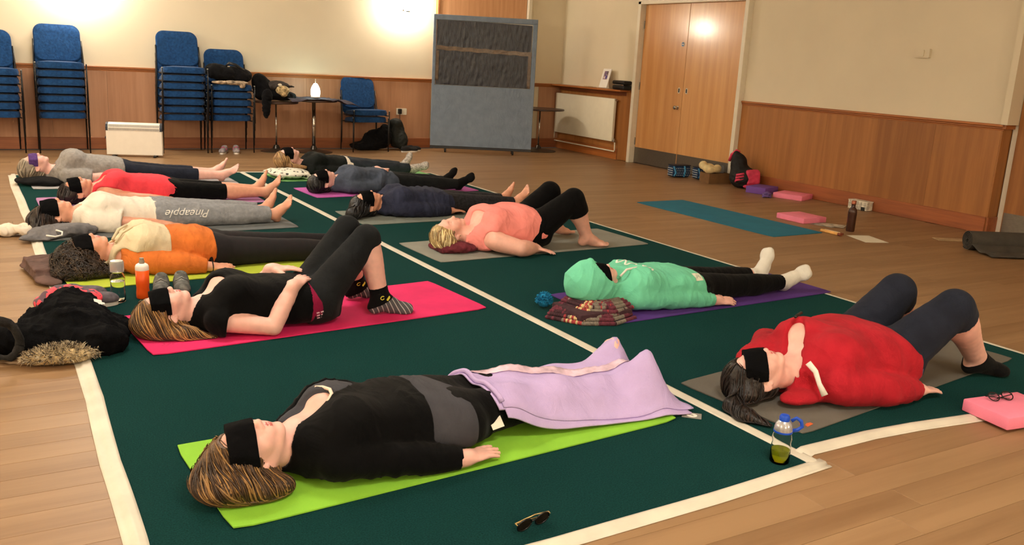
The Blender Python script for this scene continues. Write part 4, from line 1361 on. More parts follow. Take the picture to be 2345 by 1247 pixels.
for i in range(60):
    for j in range(30): t.faces.new((G[i][j], G[i + 1][j], G[i + 1][j + 1], G[i][j + 1]))
ob('plastic_sheet', t, BIN, bd, smooth=True)
BT = M('brown_parcel_tape', (98, 80, 64), rough=.22, var=.2, scale=14, bump=.5, bscale=40)
t = bm_new()
for i in range(40):
    pass
rows = [[Vector((-W2 + .05 + u / 40 * (2 * W2 - .11), -.014 - .003 * abs(math.sin(u * 1.7)) - (.006 if 24 < u < 30 else 0) * abs(math.sin(u * 2.2 + j)), 1.42 - .03 * u / 40 + .055 * (j / 4 - .5) + .004 * math.sin(u))) for j in range(5)] for u in range(41)]
t = bm_new(); G = [[t.verts.new(p) for p in r_] for r_ in rows]
for i in range(40):
    for j in range(4): t.faces.new((G[i][j], G[i + 1][j], G[i + 1][j + 1], G[i][j + 1]))
tp = ob('parcel_tape', t, BT, bd, smooth=True); tp['label'] = 'crinkled brown tape across the middle'
for xx, z0, z1 in ((W2 - .088, .93, 1.40), (-W2 + .064, .98, 1.38)):
    rows = [[Vector((xx + .045 * (j / 3 - .5), -.012 - .003 * abs(math.sin(i * 1.9)), z0 + (z1 - z0) * i / 20)) for j in range(4)] for i in range(21)]
    t = bm_new(); G = [[t.verts.new(p) for p in r_] for r_ in rows]
    for i in range(20):
        for j in range(3): t.faces.new((G[i][j], G[i + 1][j], G[i + 1][j + 1], G[i][j + 1]))
    ob('parcel_tape', t, BT, bd, smooth=True)
t = bm_new(); box(t, (0, 0, .062), (2 * W2, .05, .03), bev=.003); ob('bottom_rail', t, M('rail_dark', (44, 46, 50), rough=.4, var=0), bd)
for xx in (-.5, .45):
    t = bm_new(); box(t, (xx, 0, .035), (.03, .22, .02), bev=.004); tube(t, [(xx - .012, -.09, .018), (xx + .012, -.09, .018)], .018, 10); tube(t, [(xx - .012, .09, .018), (xx + .012, .09, .018)], .018, 10); ob('castor_foot', t, BLACKP, bd)

# ================================================================ things on the radiator shelf
pf = thing('leaflet_stand', 'white leaning photo card on the radiator shelf', 'photo card', (XR - .085, 10.52, .981), 0)
t = bm_new(); box(t, (0, 0, .135), (.012, .185, .27), bev=.001, rot=Matrix.Rotation(.26, 3, 'Y')); 
for v in t.verts: v.co.x += -.035; v.co.z += .006
cardo = ob('card', t, M('card_white', (240, 236, 230), rough=.5, var=.02), pf)
for k, (dy, dz, w_, h_, colr) in enumerate(((0, .175, .10, .12, (176, 150, 150)), (.015, .20, .04, .07, (120, 96, 130)), (-.02, .15, .05, .05, (96, 84, 150)), (-.025, .21, .03, .05, (92, 80, 88)), (.02, .145, .04, .03, (210, 190, 190)))):
    t = bm_new(); box(t, (-.0068 - k * .0004, dy, dz - .135), (.001, w_, h_), rot=None)
    for v in t.verts:
        c_ = Matrix.Rotation(.26, 3, 'Y') @ v.co; v.co = c_ + Vector((-.035, 0, .141))
    ob('photo_print', t, M('print_%d' % k, colr, var=.3, scale=60), cardo)
t = bm_new(); box(t, (.045, 0, .11), (.008, .05, .235), rot=Matrix.Rotation(-.18, 3, 'Y')); 
for v in t.verts: v.co.z = max(v.co.z, .001)
ob('stand_strut', t, M('card_back', (200, 190, 170), var=.05), pf)
bx = thing('black_case', 'rounded black case with silver clips on the radiator shelf', 'case', (XR - .09, 10.16, .981))
t = bm_new(); box(t, (0, 0, .032), (.14, .27, .062), bev=.018, seg=2); ob('case_base', t, BLACKP, bx, smooth='auto')
t = bm_new(); box(t, (0, 0, .098), (.15, .28, .056), bev=.022, seg=2); ob('case_lid', t, BLACKP, bx, smooth='auto')
for yy in (-.10, .10):
    t = bm_new(); box(t, (-.072, yy, .066), (.008, .05, .012), bev=.002); ob('clip', t, CHROME, bx)
pp = bm_new(); box(pp, (0, 0, .003), (.10, .24, .003), rot=rz(.1)); box(pp, (.01, .02, .007), (.07, .15, .004), rot=rz(-.2))
o = ob('paper_slips', pp, M('paper_yellowed', (206, 178, 130), var=.1)); o.location = (XR - .10, 10.95, .981); tag(o, 'few yellowed paper slips on the radiator shelf', 'paper')

# ================================================================ soft goods made as implicit shapes
def soft(name, label, cat, prims, m, h=.008, fold=None, zmin=0.0, k=.03, parent=None, loc=None, group=None):
    loc = loc or (0, 0, 0)
    shape = [('u' if len(p) == 2 else p[2], p[1], 0, p[0]) for p in prims]
    Vt, Q, _ = surface(shape, h, zmin=zmin)
    me = np_mesh(name, Vt, Q, None, loc)
    for fo in fold or []: displace(me, off=loc, **fo)
    o = ob(name, me, m, parent, smooth=True, loc=loc if parent is None else None)
    if parent is None: tag(o, label, cat, group)
    return o
BLACKC = cloth('black_coat', (16, 16, 18), var=.3, bump=.4)
FUR = M('beige_fur', (196, 172, 128), rough=.95, var=.45, scale=30, bump=1.0, bscale=120)
# bag on the chair stack
bg = thing('duffel_bag', 'black slouched duffel bag on the lowest of the tall chair stacks', 'bag', (2.62, 11.40, .855))
soft('bag_body', None, None, [((ell((2.62, 11.40, .955), (.26, .15, .10))), .05), (ell((2.45, 11.42, 1.0), (.12, .12, .08)), .05), (ell((2.76, 11.38, .93), (.12, .13, .07)), .05)], BLACKC, .012, [dict(amp=.014, scale=.12, seed=2)], zmin=.848, parent=bg)
for o in list(bg.children): 
    o.data.transform(Matrix.Translation((-2.62, -11.40, -.855)))
t = bm_new(); tube(t, [(-.05, -.05, .19), (-.02, -.08, .235), (.06, -.09, .215), (.16, -.08, .15), (.24, -.04, .08)], .012, 8, flat=1.6); ob('strap', t, BLACKP, bg, smooth=True)
t = bm_new(); box(t, (-.03, -.10, .195), (.03, .012, .014), bev=.002); ob('buckle', t, CHROME, bg)
o = soft('scarf', 'crumpled cream and brown cloth under the black bag on the chairs', 'scarf', [(ell((2.64, 11.24, .86), (.17, .05, .028)), .03), (ell((2.73, 11.215, .83), (.035, .02, .05)), .02), (ell((2.44, 11.25, .86), (.07, .05, .018)), .03)], M('scarf_cream', (170, 150, 126), var=.5, scale=25, bump=.4), .008, [dict(amp=.008, scale=.05, seed=4)], zmin=.8)
# coats on the first pedestal table
soft('coat', 'black coat heaped on the round table beside the chair stack', 'coat', [(ell((3.05, 11.46, .78), (.13, .16, .14)), .06), (ell((2.99, 11.44, .88), (.09, .09, .10)), .06), (ell((3.20, 11.42, .72), (.25, .16, .06)), .06), (ell((3.32, 11.40, .69), (.12, .12, .03)), .04)], BLACKC, .012, [dict(amp=.010, scale=.11, seed=8)], zmin=.648)
soft('hanging_scarf', 'black sleeve-like scarf hanging down in front of the coat pile', 'scarf', [(ell((3.00, 11.150, .60), (.055, .035, .16)), .06), (ell((3.02, 11.155, .72), (.06, .03, .08)), .06)], BLACKC, .010, [dict(amp=.008, scale=.09, seed=9)], zmin=.4)
cp = thing('fur_hat', 'dark hat with beige fur lining on top of the coats', 'hat', (3.22, 11.33, .72))
soft('hat_shell', None, None, [(ell((3.20, 11.38, .83), (.15, .11, .07)), .03), (rcone((3.32, 11.33, .84), (3.40, 11.31, .83), .02, .008), .03)], M('hat_dark', (44, 36, 34), var=.3, bump=.5), .01, [dict(amp=.008, scale=.08, seed=3)], parent=cp)
soft('fur_lining', None, None, [(ell((3.24, 11.27, .785), (.085, .06, .06)), .03), (ell((3.25, 11.245, .735), (.04, .03, .03)), .03)], FUR, .008, [dict(amp=.010, scale=.03, seed=5)], parent=cp)
t = bm_new(); lathe(t, [(0, 0), (.026, 0), (.024, .006), (0, .008)], n=14)
for v in t.verts: v.co = Vector((.0 + v.co.x - .03, -.115 - v.co.z, .135 + v.co.y * .6)) + Vector((3.22, 11.33, .72))
ob('badge', t, WHITE_TRIM, cp)
for o in cp.children: o.data.transform(Matrix.Translation((-3.22, -11.33, -.72)))
# backpack and coat under the pair of chairs
soft('backpack', 'black backpack slumped on the floor behind the pair of chairs', 'backpack', [(ell((4.93, 11.60, .22), (.12, .11, .20)), .05), (ell((4.90, 11.58, .38), (.09, .08, .05)), .05), (ell((4.98, 11.52, .13), (.09, .08, .12)), .05)], M('backpack_nylon', (22, 28, 26), rough=.7, var=.3, bump=.3), .012, [dict(amp=.010, scale=.12, seed=11)], zmin=.002)
soft('coat', 'black coat dropped on the floor under the pair of chairs', 'coat', [(ell((4.62, 11.60, .14), (.18, .14, .14)), .06), (ell((4.44, 11.58, .06), (.20, .13, .06)), .06), (ell((4.72, 11.52, .20), (.10, .10, .16)), .06)], BLACKC, .012, [dict(amp=.016, scale=.11, seed=12)], zmin=.002)

# ================================================================ shoes
def shoe_pair(name, labels, spots, upper, sole, trim=None, L=.25, group=None, laces=None, low=False, cat='shoe'):
    for (x, y, a, z0), lb in zip(spots, labels):
        r = thing(name, lb, cat, (x, y, z0), a, group)
        # sole outline, toe towards +x
        out = []
        for k in range(28):
            th = 2 * math.pi * k / 28; cx = math.cos(th)
            w = .036 + .010 * cx
            out.append((cx * L / 2, math.sin(th) * w * (1 + .15 * math.sin(th * 2) * 0) * (1.0 if cx > -.2 else .92)))
        t = bm_new(); prism(t, out, 0, .022); ob('sole', t, sole, r, smooth='auto')
        hi = .055 if low else .075
        q = [('u', 0, 0, ell((-.01, 0, .03), (L * .47, .039, .042))), ('u', .03, 0, ell((-.065, 0, .045), (.06, .036, hi))), ('u', .03, 0, ell((L * .30, 0, .028), (.055, .041, .034))),
             ('s', .015, 0, ell((-.065, 0, .045 + hi), (.043, .024, .060))), ('i', .002, 0, half((0, 0, -1), -.020))]
        Vt, Q, _ = surface(q, .006, zmin=.018); ob('upper', np_mesh('upper', Vt, Q), upper, r, smooth=True)
        if laces:
            t = bm_new()
            for k in range(4):
                xx = .0 + k * .018; zz = .079 - k * .008 - (.01 if low else 0)
                tube(t, [(xx, -.028, zz - .014), (xx + .003, 0, zz + .003), (xx, .028, zz - .014)], .003, 6)
            ob('laces', t, laces, r, smooth=True)
        if trim:
            t = bm_new(); tube(t, [(-.115, .022, .05), (-.10, .03, .065), (-.03, .034, .062), (.03, .038, .04)], .004, 6); tube(t, [(-.115, -.022, .05), (-.10, -.03, .065), (-.03, -.034, .062), (.03, -.038, .04)], .004, 6); ob('trim_stripe', t, trim, r, smooth=True)
WS = M('white_rubber', (236, 232, 222), rough=.6, var=.04)
PINKM = M('pink_mesh', (214, 66, 120), rough=.8, var=.2, scale=40, bump=.3)
GREYM = M('grey_mesh', (148, 140, 142), rough=.8, var=.3, scale=40, bump=.3)
shoe_pair('trainer', ['pink and grey trainer under the bag stack, the left one', 'pink and grey trainer under the bag stack, the right one'], [(2.50, 11.28, -2.0, 0), (2.66, 11.30, -1.75, 0)], GREYM, WS, PINKM, .24, 'pink trainers under the chairs', laces=PINKM)
BLK = M('black_canvas', (20, 20, 22), rough=.85, var=.2, bump=.3)
shoe_pair('plimsoll', ['black canvas plimsoll with white sole, nearest the backpack', 'black canvas plimsoll with white sole, nearest the display board'], [(5.00, 11.30, .10, 0), (5.10, 11.42, .05, 0)], BLK, WS, None, .25, 'black plimsolls beside the backpack', laces=WS, low=True)
GREYS = M('grey_felt', (96, 90, 96), rough=.95, var=.2, scale=50, bump=.4)
shoe_pair('slipper', ['grey felt slip-on shoe with white sole, farther from the black jacket', 'grey felt slip-on shoe with white sole, half under the black jacket'], [(.345, 4.86, -.15, CT), (.385, 4.70, .10, CT)], GREYS, WS, None, .25, 'grey slip-on shoes by the jacket', low=True)
GT = M('grey_knit', (98, 98, 94), rough=.9, var=.35, scale=30, bump=.5)
shoe_pair('trainer', ['grey laced trainer behind the orange bottle, left of its pair', 'grey laced trainer behind the orange bottle, right of its pair'], [(.735, 4.84, -1.75, CT), (.84, 4.85, -1.70, CT)], GT, M('grey_sole', (120, 120, 116), var=.1), None, .24, 'grey trainers behind the orange bottle', laces=M('grey_lace', (150, 150, 144), var=.1))

# ================================================================ bottles
CLEAR = M('clear_plastic', (250, 252, 252), rough=.03, var=0, trans=1.0, ior=1.18, spec=.5)
WATER = M('water', (238, 246, 246), rough=.0, var=0, trans=1.0, ior=1.33)
JUICE = M('yellow_green_squash', (196, 208, 24), rough=.05, var=0, trans=.75, ior=1.33)
def bottle_clear(x, y):
    r = thing('water_bottle', 'clear plastic bottle of water standing beside the orange bottle', 'bottle', (x, y, CT))
    t = bm_new(); lathe(t, [(0, .0), (.032, .0), (.036, .006), (.036, .05), (.034, .07), (.036, .09), (.036, .125), (.030, .145), (.024, .152), (.024, .160), (.0225, .160), (.0225, .150), (.0285, .142), (.0345, .124), (.0345, .09), (.0325, .07), (.0345, .05), (.0345, .008), (0, .004)], n=28); ob('bottle_body', t, CLEAR, r, smooth=True)
    t = bm_new(); lathe(t, [(0, .005), (.034, .009), (.034, .05), (.032, .07), (.034, .088), (.034, .108), (0, .108)], n=28); ob('water', t, WATER, r, smooth='auto')
    t = bm_new(); lathe(t, [(0, .158), (.033, .158), (.034, .165), (.034, .205), (.030, .213), (0, .214)], n=28); ob('cup_lid', t, M('frosted_lid', (205, 205, 205), rough=.18, var=0, trans=.6, ior=1.3), r, smooth='auto')
bottle_clear(.515, 4.755)
r = thing('sports_bottle', 'orange sports bottle with white collar and grey spout', 'bottle', (.637, 4.785, CT))
t = bm_new(); lathe(t, [(0, 0), (.030, 0), (.033, .005), (.033, .03), (.0305, .055), (.033, .08), (.0335, .15), (0, .152)], n=28); ob('bottle_body', t, M('orange_plastic', (244, 92, 18), rough=.4, var=.04), r, smooth=True)
t = bm_new(); lathe(t, [(0, .150), (.0335, .150), (.0335, .168), (.029, .178), (.020, .184), (0, .185)], n=28); ob('collar', t, WS, r, smooth='auto')
t = bm_new(); lathe(t, [(0, .182), (.013, .182), (.014, .196), (.010, .204), (.011, .213), (0, .214)], n=18); ob('spout', t, M('spout_grey', (140, 132, 118), rough=.5, var=0), r, smooth='auto')
r = thing('drink_bottle', 'clear bottle of yellow-green drink with silver dome and blue spout', 'bottle', (2.285, 1.955, CT))
t = bm_new(); lathe(t, [(0, 0), (.030, 0), (.034, .006), (.034, .060), (.031, .075), (.034, .088), (.030, .112), (.028, .120), (.0265, .120), (.0285, .112), (.0325, .088), (.0295, .075), (.0325, .060), (.0325, .008), (0, .004)], n=32); ob('bottle_body', t, CLEAR, r, smooth=True)
t = bm_new(); lathe(t, [(0, .005), (.032, .009), (.032, .048), (0, .048)], n=32); ob('drink', t, JUICE, r, smooth='auto')
t = bm_new(); lathe(t, [(0, .114), (.031, .114), (.031, .122), (.0305, .130), (.027, .143), (.018, .153), (0, .156)], n=32); ob('dome_cap', t, M('silver_dome', (186, 186, 190), rough=.25, metal=.6, var=0), r, smooth='auto')
BLP = M('blue_plastic', (16, 72, 190), rough=.35, var=0)
t = bm_new(); lathe(t, [(0, .152), (.017, .150), (.018, .166), (.014, .173), (0, .176)], n=24); ob('spout_cap', t, BLP, r, smooth='auto')
t = bm_new(); lathe(t, [(.0312, .112), (.0322, .112), (.0322, .118), (.0312, .118)], n=32); ob('blue_ring', t, BLP, r, smooth='auto')
t = bm_new(); tube(t, [(.028, -.006, .148), (.042, -.015, .160), (.056, -.024, .150), (.060, -.028, .130), (.048, -.020, .117), (.030, -.012, .114)], .0045, 8, flat=1.5); ob('carry_loop', t, BLP, r, smooth=True)
r = thing('glass_bottle', 'dark brown glossy bottle standing on the boards by the paper', 'bottle', (6.50, 5.12, 0))
t = bm_new(); lathe(t, [(0, 0), (.034, 0), (.037, .01), (.038, .17), (.034, .195), (.018, .215), (.017, .235), (.020, .237), (.020, .243), (0, .243)], n=28); ob('bottle_body', t, M('brown_glass', (62, 34, 24), rough=.12, var=.15, scale=20), r, smooth='auto')
t = bm_new(); lathe(t, [(0, .243), (.021, .243), (.021, .268), (.018, .272), (0, .272)], n=20); ob('cap', t, M('copper_cap', (150, 86, 62), rough=.35, metal=.6, var=0), r, smooth='auto')

# ================================================================ blocks, bricks and straps
PINKB = M('pink_foam', (246, 138, 166), rough=.85, var=.05, scale=8, bump=.25, bscale=200)
def block(label, x, y, a, s, m, group='pink foam yoga blocks', z=.0):
    t = bm_new(); box(t, (0, 0, s[2] / 2), s, bev=.006, seg=2); o = ob('yoga_block', t, m, None, smooth='auto'); o.location = (x, y, z); o.rotation_euler = (0, 0, a)
    return tag(o, label, 'yoga block', group)
block('pink foam yoga block under the black glasses, nearest the camera', 3.508, 1.862, -.14, (.31, .215, .052), PINKB, z=.012)
block('pink foam yoga block lying alone beside the blue mat', 6.49, 5.67, -.0, (.30, .33, .05), PINKB)
block('pink foam yoga block leaning beside the purple block at the wall', 7.56, 6.76, .35, (.30, .33, .055), PINKB)
b_ = block('purple foam yoga block behind the coiled strap at the wall', 7.50, 7.16, .30, (.31, .24, .075), M('purple_foam', (112, 74, 158), rough=.85, var=.06, bump=.25, bscale=200)); del b_['group']
t = bm_new()
for k in range(4):
    pts = [(.055 * math.cos(a) * (1 - k * .08) + .01 * math.sin(a * 3 + k), .04 * math.sin(a) * (1 - k * .1), .012 + k * .011 + .008 * math.sin(a * 2 + k * 2)) for a in np.linspace(0, 6.1, 18)]
    tube(t, pts, .008, 6, flat=1.4)
o = ob('yoga_strap', t, M('strap_purple', (104, 80, 146), rough=.8, var=.25, scale=40), None, smooth=True); o.location = (7.27, 6.86, 0); tag(o, 'coiled purple yoga strap beside the pink and purple blocks', 'strap')

# ================================================================ bags and bits along the right wall
def crochet_bag(x, y, a, label):
    r = thing('crochet_bag', label, 'bag', (x, y, 0), a, 'small blue crochet bags by the doors')
    q = [('u', 0, 0, rbox((0, 0, .075), (.13, .075, .07), None, .03))]
    Vt, Q, _ = surface(q, .01, zmin=.003); me = np_mesh('bag_body', Vt, Q); displace(me, .006, .06, 5)
    m = bpy.data.materials.get('crochet_blue')
    if m is None:
        m = M('crochet_blue', (30, 58, 96), rough=.9, var=.4, scale=30, bump=.5)
    ob('bag_body', me, m, r, smooth=True)
    t = bm_new()
    for j in range(4):
        for i in range(9):
            for s in (-1, 1):
                xx = -.105 + i * .026 + (.013 if j % 2 else 0); zz = .03 + j * .028
                if xx < .12: lathe(t, [(0, .006), (.007, .004), (.008, 0), (0, -.004)], (0, 0, 0), 6)
                for v in list(t.verts)[-14:]:
                    pass
    t.free(); t = bm_new()
    for j in range(4):
        for i in range(9):
            xx = -.105 + i * .026 + (.013 if j % 2 else 0); zz = .032 + j * .027
            if xx > .12: continue
            box(t, (xx, -.079, zz), (.010, .006, .010), bev=.002)
            box(t, (-.134, -.055 + i * .014, zz), (.006, .008, .009)) if i < 8 else None
    d_ = ob('white_stitches', t, M('stitch_white', (190, 196, 200), var=.1), r); d_['kind'] = 'stuff'
    t = bm_new(); tube(t, [(-.13, -.075, .14), (-.10, -.085, .06), (-.12, -.08, .02)], .012, 6); tube(t, [(.02, -.085, .145), (.03, -.09, .08), (.02, -.085, .01)], .012, 6); ob('blue_band', t, M('band_blue', (60, 132, 178), var=.2, bump=.4), r, smooth=True)
    t = bm_new(); box(t, (0, .0, .148), (.25, .14, .012), bev=.004); ob('flap', t, M('flap_navy', (24, 32, 48), var=.3, bump=.4), r)
crochet_bag(7.40, 8.47, -.12, 'small blue and white crochet bag farthest left by the doors')
crochet_bag(7.60, 8.24, -.15, 'small blue and white crochet bag beside the cream neck pillow')
r = thing('cardboard_box', 'low brown cardboard box with a grey lid under the neck pillow', 'box', (7.52, 7.95, 0), -.15)
CARD = M('cardboard', (116, 84, 50), rough=.85, var=.12)
for c, s in (((0, -.10, .06), (.30, .006, .12)), ((0, .10, .06), (.30, .006, .12)), ((-.15, 0, .06), (.006, .2, .12)), ((.15, 0, .06), (.006, .2, .12)), ((0, 0, .004), (.30, .2, .006))):
    t = bm_new(); box(t, c, s); ob('box_wall', t, CARD, r)
t = bm_new(); box(t, (.09, .06, .15), (.14, .012, .10), rot=Matrix.Rotation(-.3, 3, 'X')); ob('lid_flap', t, M('lid_grey', (128, 132, 136), var=.1), r)
t = bm_new(); box(t, (0, 0, .100), (.285, .185, .02)); ob('box_contents', t, CARD, r)
t = bm_new(); N_ = 26
rings = []
rn = random.Random(3)
for i in range(N_):
    a = .45 + (2 * math.pi - .5) * i / (N_ - 1)
    cx, cy = .085 * math.cos(a), .085 * math.sin(a)
    rings.append((cx, cy, .0 + .01 * math.sin(a * 2)))
tube(t, rings, [.045 + .008 * math.sin(i * .9) for i in range(N_)], 12)
o = ob('neck_pillow', t, M('cream_fleece', (226, 206, 156), rough=.95, var=.12, scale=20, bump=.6, bscale=90), None, smooth=True); o.location = (7.44, 7.97, .178); o.rotation_euler = (.15, -.1, 1.4); tag(o, 'cream fleece ring pillow resting on the cardboard box', 'pillow')
PINKN = M('pink_nylon', (216, 62, 96), rough=.6, var=.1, bump=.2)
bp_ = thing('backpack', 'black and pink backpack standing on the floor by the door frame', 'backpack', (7.56, 7.53, 0))
def bps(nm, prims, m, h=.009, fold=.006):
    o = soft(nm, None, None, prims, m, h, [dict(amp=fold, scale=.10, seed=6)], zmin=.003, parent=bp_)
    o.data.transform(Matrix.Translation((-7.56, -7.53, 0))); return o
bps('main_compartment', [(ell((7.56, 7.53, .12), (.16, .16, .13)), .05), (ell((7.54, 7.60, .26), (.10, .09, .13)), .05), (ell((7.52, 7.64, .36), (.04, .04, .06)), .04)], M('black_nylon', (15, 15, 18), rough=.7, var=.2, bump=.3))
bps('pink_pocket', [(rbox((7.575, 7.40, .14), (.085, .045, .085), np.array([unit((1, -.35, .1)), unit((.35, 1, 0)), unit((-.1, 0, 1))]), .03), .02)], PINKN)
bps('pink_side_panel', [(ell((7.535, 7.385, .035), (.10, .05, .025)), .02)], PINKN)
t = bm_new(); 
for k in range(3):
    tube(t, [(-.125, .0 - k * .012, .07 + k * .028), (-.16, -.05, .10 + k * .03), (-.10, -.11, .125 + k * .028)], .010, 6, flat=1.5)
ob('pink_strap', t, PINKN, bp_, smooth=True)
t = bm_new(); tube(t, [(-.07, .18, .29), (-.06, .16, .37), (-.03, .12, .42), (.0, .10, .40)], .016, 8, flat=1.3); ob('pink_handle', t, PINKN, bp_, smooth=True)
# papers, sticks, small box
PAPER = M('white_paper', (226, 220, 202), rough=.7, var=.02)
t = bm_new(); box(t, (0, 0, .0012), (.21, .297, .0012)); o = ob('paper_sheet', t, PAPER); o.location = (6.34, 4.81, .0); o.rotation_euler = (0, 0, -.35); tag(o, 'single white sheet of paper on the floor below the brown bottle', 'paper')
for k, (dx, dy, a, lb) in enumerate(((0, 0, .55, 'top loose leaflet in the pile left of the brown bottle'), (-.05, .05, .3, 'bottom loose leaflet in the pile left of the brown bottle'))):
    t = bm_new(); box(t, (0, 0, .002), (.16, .21, .0016), bev=0); o = ob('leaflet', t, M('leaflet_%d' % k, ((196, 186, 170), (164, 158, 150))[k], var=.4, scale=18)); o.location = (6.56 + dx, 5.36 + dy, .003 - k * .0025); o.rotation_euler = (0, 0, a); tag(o, lb, 'leaflet', 'leaflets by the brown bottle')
def stick(label, a, b, r_, m, m2):
    r = thing('wooden_stick', label, 'stick', a, math.atan2(b[1] - a[1], b[0] - a[0]), 'turned sticks by the brown bottle')
    L = math.hypot(b[0] - a[0], b[1] - a[1])
    t = bm_new(); tube(t, [(0, 0, r_), (L * .2, 0, r_), (L * .85, 0, r_)], [r_ * .9, r_, r_], 12); ob('stick_shaft', t, m, r, smooth='auto')
    t = bm_new(); tube(t, [(L * .85, 0, r_), (L, 0, r_)], [r_ * 1.0, r_ * 1.0], 12); ob('stick_end', t, m2, r, smooth='auto')
stick('pale yellow wooden stick with a reddish end, nearer the blue mat', (6.21, 5.19, 0), (6.20, 4.965, 0), .013, M('stick_yellow', (226, 170, 96), var=.2), M('stick_red', (124, 60, 36), var=.1))
stick('thin cream stick lying behind the yellow one', (6.27, 5.20, 0), (6.265, 5.0, 0), .009, M('stick_cream', (226, 206, 168), var=.1), M('stick_red2', (124, 60, 36), var=.1))
bxs = thing('patterned_box', 'small white patterned box against the skirting board', 'box', (7.70, 5.985, 0), .02)
t = bm_new(); box(t, (0, 0, .045), (.09, .23, .085), bev=.003); ob('box_body', t, M('box_white', (214, 206, 188), var=.25, scale=30), bxs)
t = bm_new(); box(t, (0, 0, .090), (.096, .236, .012), bev=.002); ob('box_lid', t, M('box_lid', (222, 214, 196), var=.2, scale=30), bxs)
t = bm_new(); box(t, (-.046, -.07, .02), (.003, .045, .034)); ob('box_opening', t, BLACKP, bxs)
t = bm_new()
for k in range(5): box(t, (-.0465, -.09 + k * .045, .05), (.002, .002, .07))
for k in range(2): box(t, (-.0465, 0, .03 + k * .03), (.002, .22, .002))
ob('box_pattern', t, M('box_line', (140, 130, 112), var=0), bxs)
# rolled dark mat far right
rm = thing('rolled_mat', 'dark charcoal mat rolled up on the floor at the right edge', 'rolled mat', (7.12, 4.12, 0), -.45)
t = bm_new(); pts = []
for i in range(110):
    a = i * .28; r_ = .014 + .0062 * a * .28 / .28 * .34
    pts.append((r_ * math.cos(a), r_ * math.sin(a)))
n_ = len(pts); RM = max(math.hypot(*p) for p in pts)
va = []; th_ = .0035
for e0, e1 in (((-.30), (.33)),):
    A = [[], []]; 
    for s, L_ in ((0, e0), (1, e1)):
        for (u, v) in pts:
            d_ = math.hypot(u, v); 
            A[s].append((t.verts.new((L_, u * (1 - th_ / d_), RM + v * (1 - th_ / d_))), t.verts.new((L_, u * (1 + th_ / d_), RM + v * (1 + th_ / d_)))))
    for i in range(n_ - 1):
        for q in (0, 1): t.faces.new((A[0][i][q], A[0][i + 1][q], A[1][i + 1][q], A[1][i][q]))
        for s in (0, 1): t.faces.new((A[s][i][0], A[s][i + 1][0], A[s][i + 1][1], A[s][i][1]))
CHM = M('charcoal_mat', (66, 62, 56), rough=.85, var=.12, bump=.4, bscale=200)
ob('mat_roll', t, CHM, rm, smooth='auto')
rows = [[Vector((-.30 + .63 * i / 10, -.05 - .30 * j / 12, .012 + (.05 * (1 - j / 12) ** 2 if j < 6 else .012) + .006 * math.sin(j * .9))) for j in range(13)] for i in range(11)]
ob('mat_flap', strip_mesh(rows, .008), CHM, rm, smooth=True)
t = bm_new(); box(t, (0, 0, .003), (.30, .12, .004)); o = ob('paper_bag', t, M('paper_tan', (190, 164, 128), var=.15)); o.location = (7.12, 4.55, 0); o.rotation_euler = (0, 0, -.5); tag(o, 'tan paper packet poking out behind the rolled mat', 'paper')

# ================================================================ glasses
GB = M('black_acetate', (14, 12, 14), rough=.25, var=0)
def spectacles(label, x, y, z, a, m, lensm, w=.128, fold=True, tilt=0.0, arms_gold=None):
    r = thing('spectacles', label, 'glasses', (x, y, z), a)
    r.rotation_euler = (tilt, 0, a)
    for s in (-1, 1):
        pts = [(s * .034 + .026 * math.cos(q), 0, .022 + .020 * math.sin(q)) for q in np.linspace(0, 2 * math.pi, 22)]
        t = bm_new(); tube(t, pts, .0022, 6); rim = ob('rim', t, m, r, smooth=True)
        t = bm_new(); rings = [t.verts.new((s * .034 + .0245 * math.cos(q), 0, .022 + .0185 * math.sin(q))) for q in np.linspace(0, 2 * math.pi, 22)[:-1]]; t.faces.new(rings)
        bmesh.ops.solidify(t, geom=t.faces[:], thickness=.0012)
        ob('lens', t, lensm, rim)
        if fold: P = [(s * .062, 0, .030), (s * .064, .008, .030), (s * .02, .014 + .004 * s, .026), (-s * .05, .018 + .004 * s, .014)]
        else: P = [(s * .062, 0, .030), (s * .066, .01, .030), (s * .066, .09, .030), (s * .062, .125, .018)]
        t = bm_new(); tube(t, P, .0022, 6); ob('temple', t, arms_gold or m, r, smooth=True)
    t = bm_new(); tube(t, [(-.009, 0, .026), (0, -.002, .030), (.009, 0, .026)], .002, 6); ob('bridge', t, m, r, smooth=True)
    return r
spectacles('black framed glasses lying on the near pink foam block', 3.50, 1.90, .0665, -.25, GB, M('clear_lens', (250, 250, 250), rough=.02, var=0, trans=1.0, ior=1.1), fold=True, tilt=-.9)
spectacles('folded sunglasses with gold trim lying on the front edge of the carpet', 1.268, 1.935, CT + .001, .18, GB, M('smoke_lens', (46, 38, 30), rough=.08, var=0), w=.13, fold=True, tilt=.25, arms_gold=M('gold_metal', (190, 160, 104), rough=.3, metal=.7, var=0))
# ================================================================ the twelve people (positions measured in the room, metres)
BL = cloth('legging_black', (8, 8, 9), var=.15)
CHAR = cloth('legging_charcoal', (27, 29, 31), var=.15)
NAVYL = cloth('legging_navy', (34, 38, 50), var=.15)
TEEG = cloth('grey_marl', (150, 146, 142), var=.12, scale=40)
CORAL = cloth('coral_vest', (238, 72, 84), var=.1)
WHT = cloth('white_cotton', (232, 222, 206), var=.05)
JOG = cloth('jogger_grey', (142, 144, 148), var=.1, scale=40)
CREAMJ = cloth('cream_knit', (214, 198, 164), var=.08, bump=.4)
ORJ = cloth('orange_knit', (206, 112, 50), var=.12, bump=.4)
BLACKT = cloth('black_tshirt', (7, 7, 8), var=.15)
CARD_ = cloth('black_cardigan', (6, 6, 7), var=.2)
VEST = cloth('grey_vest', (66, 66, 72), var=.1)
HOODB = cloth('black_hoodie', (24, 27, 26), var=.25)
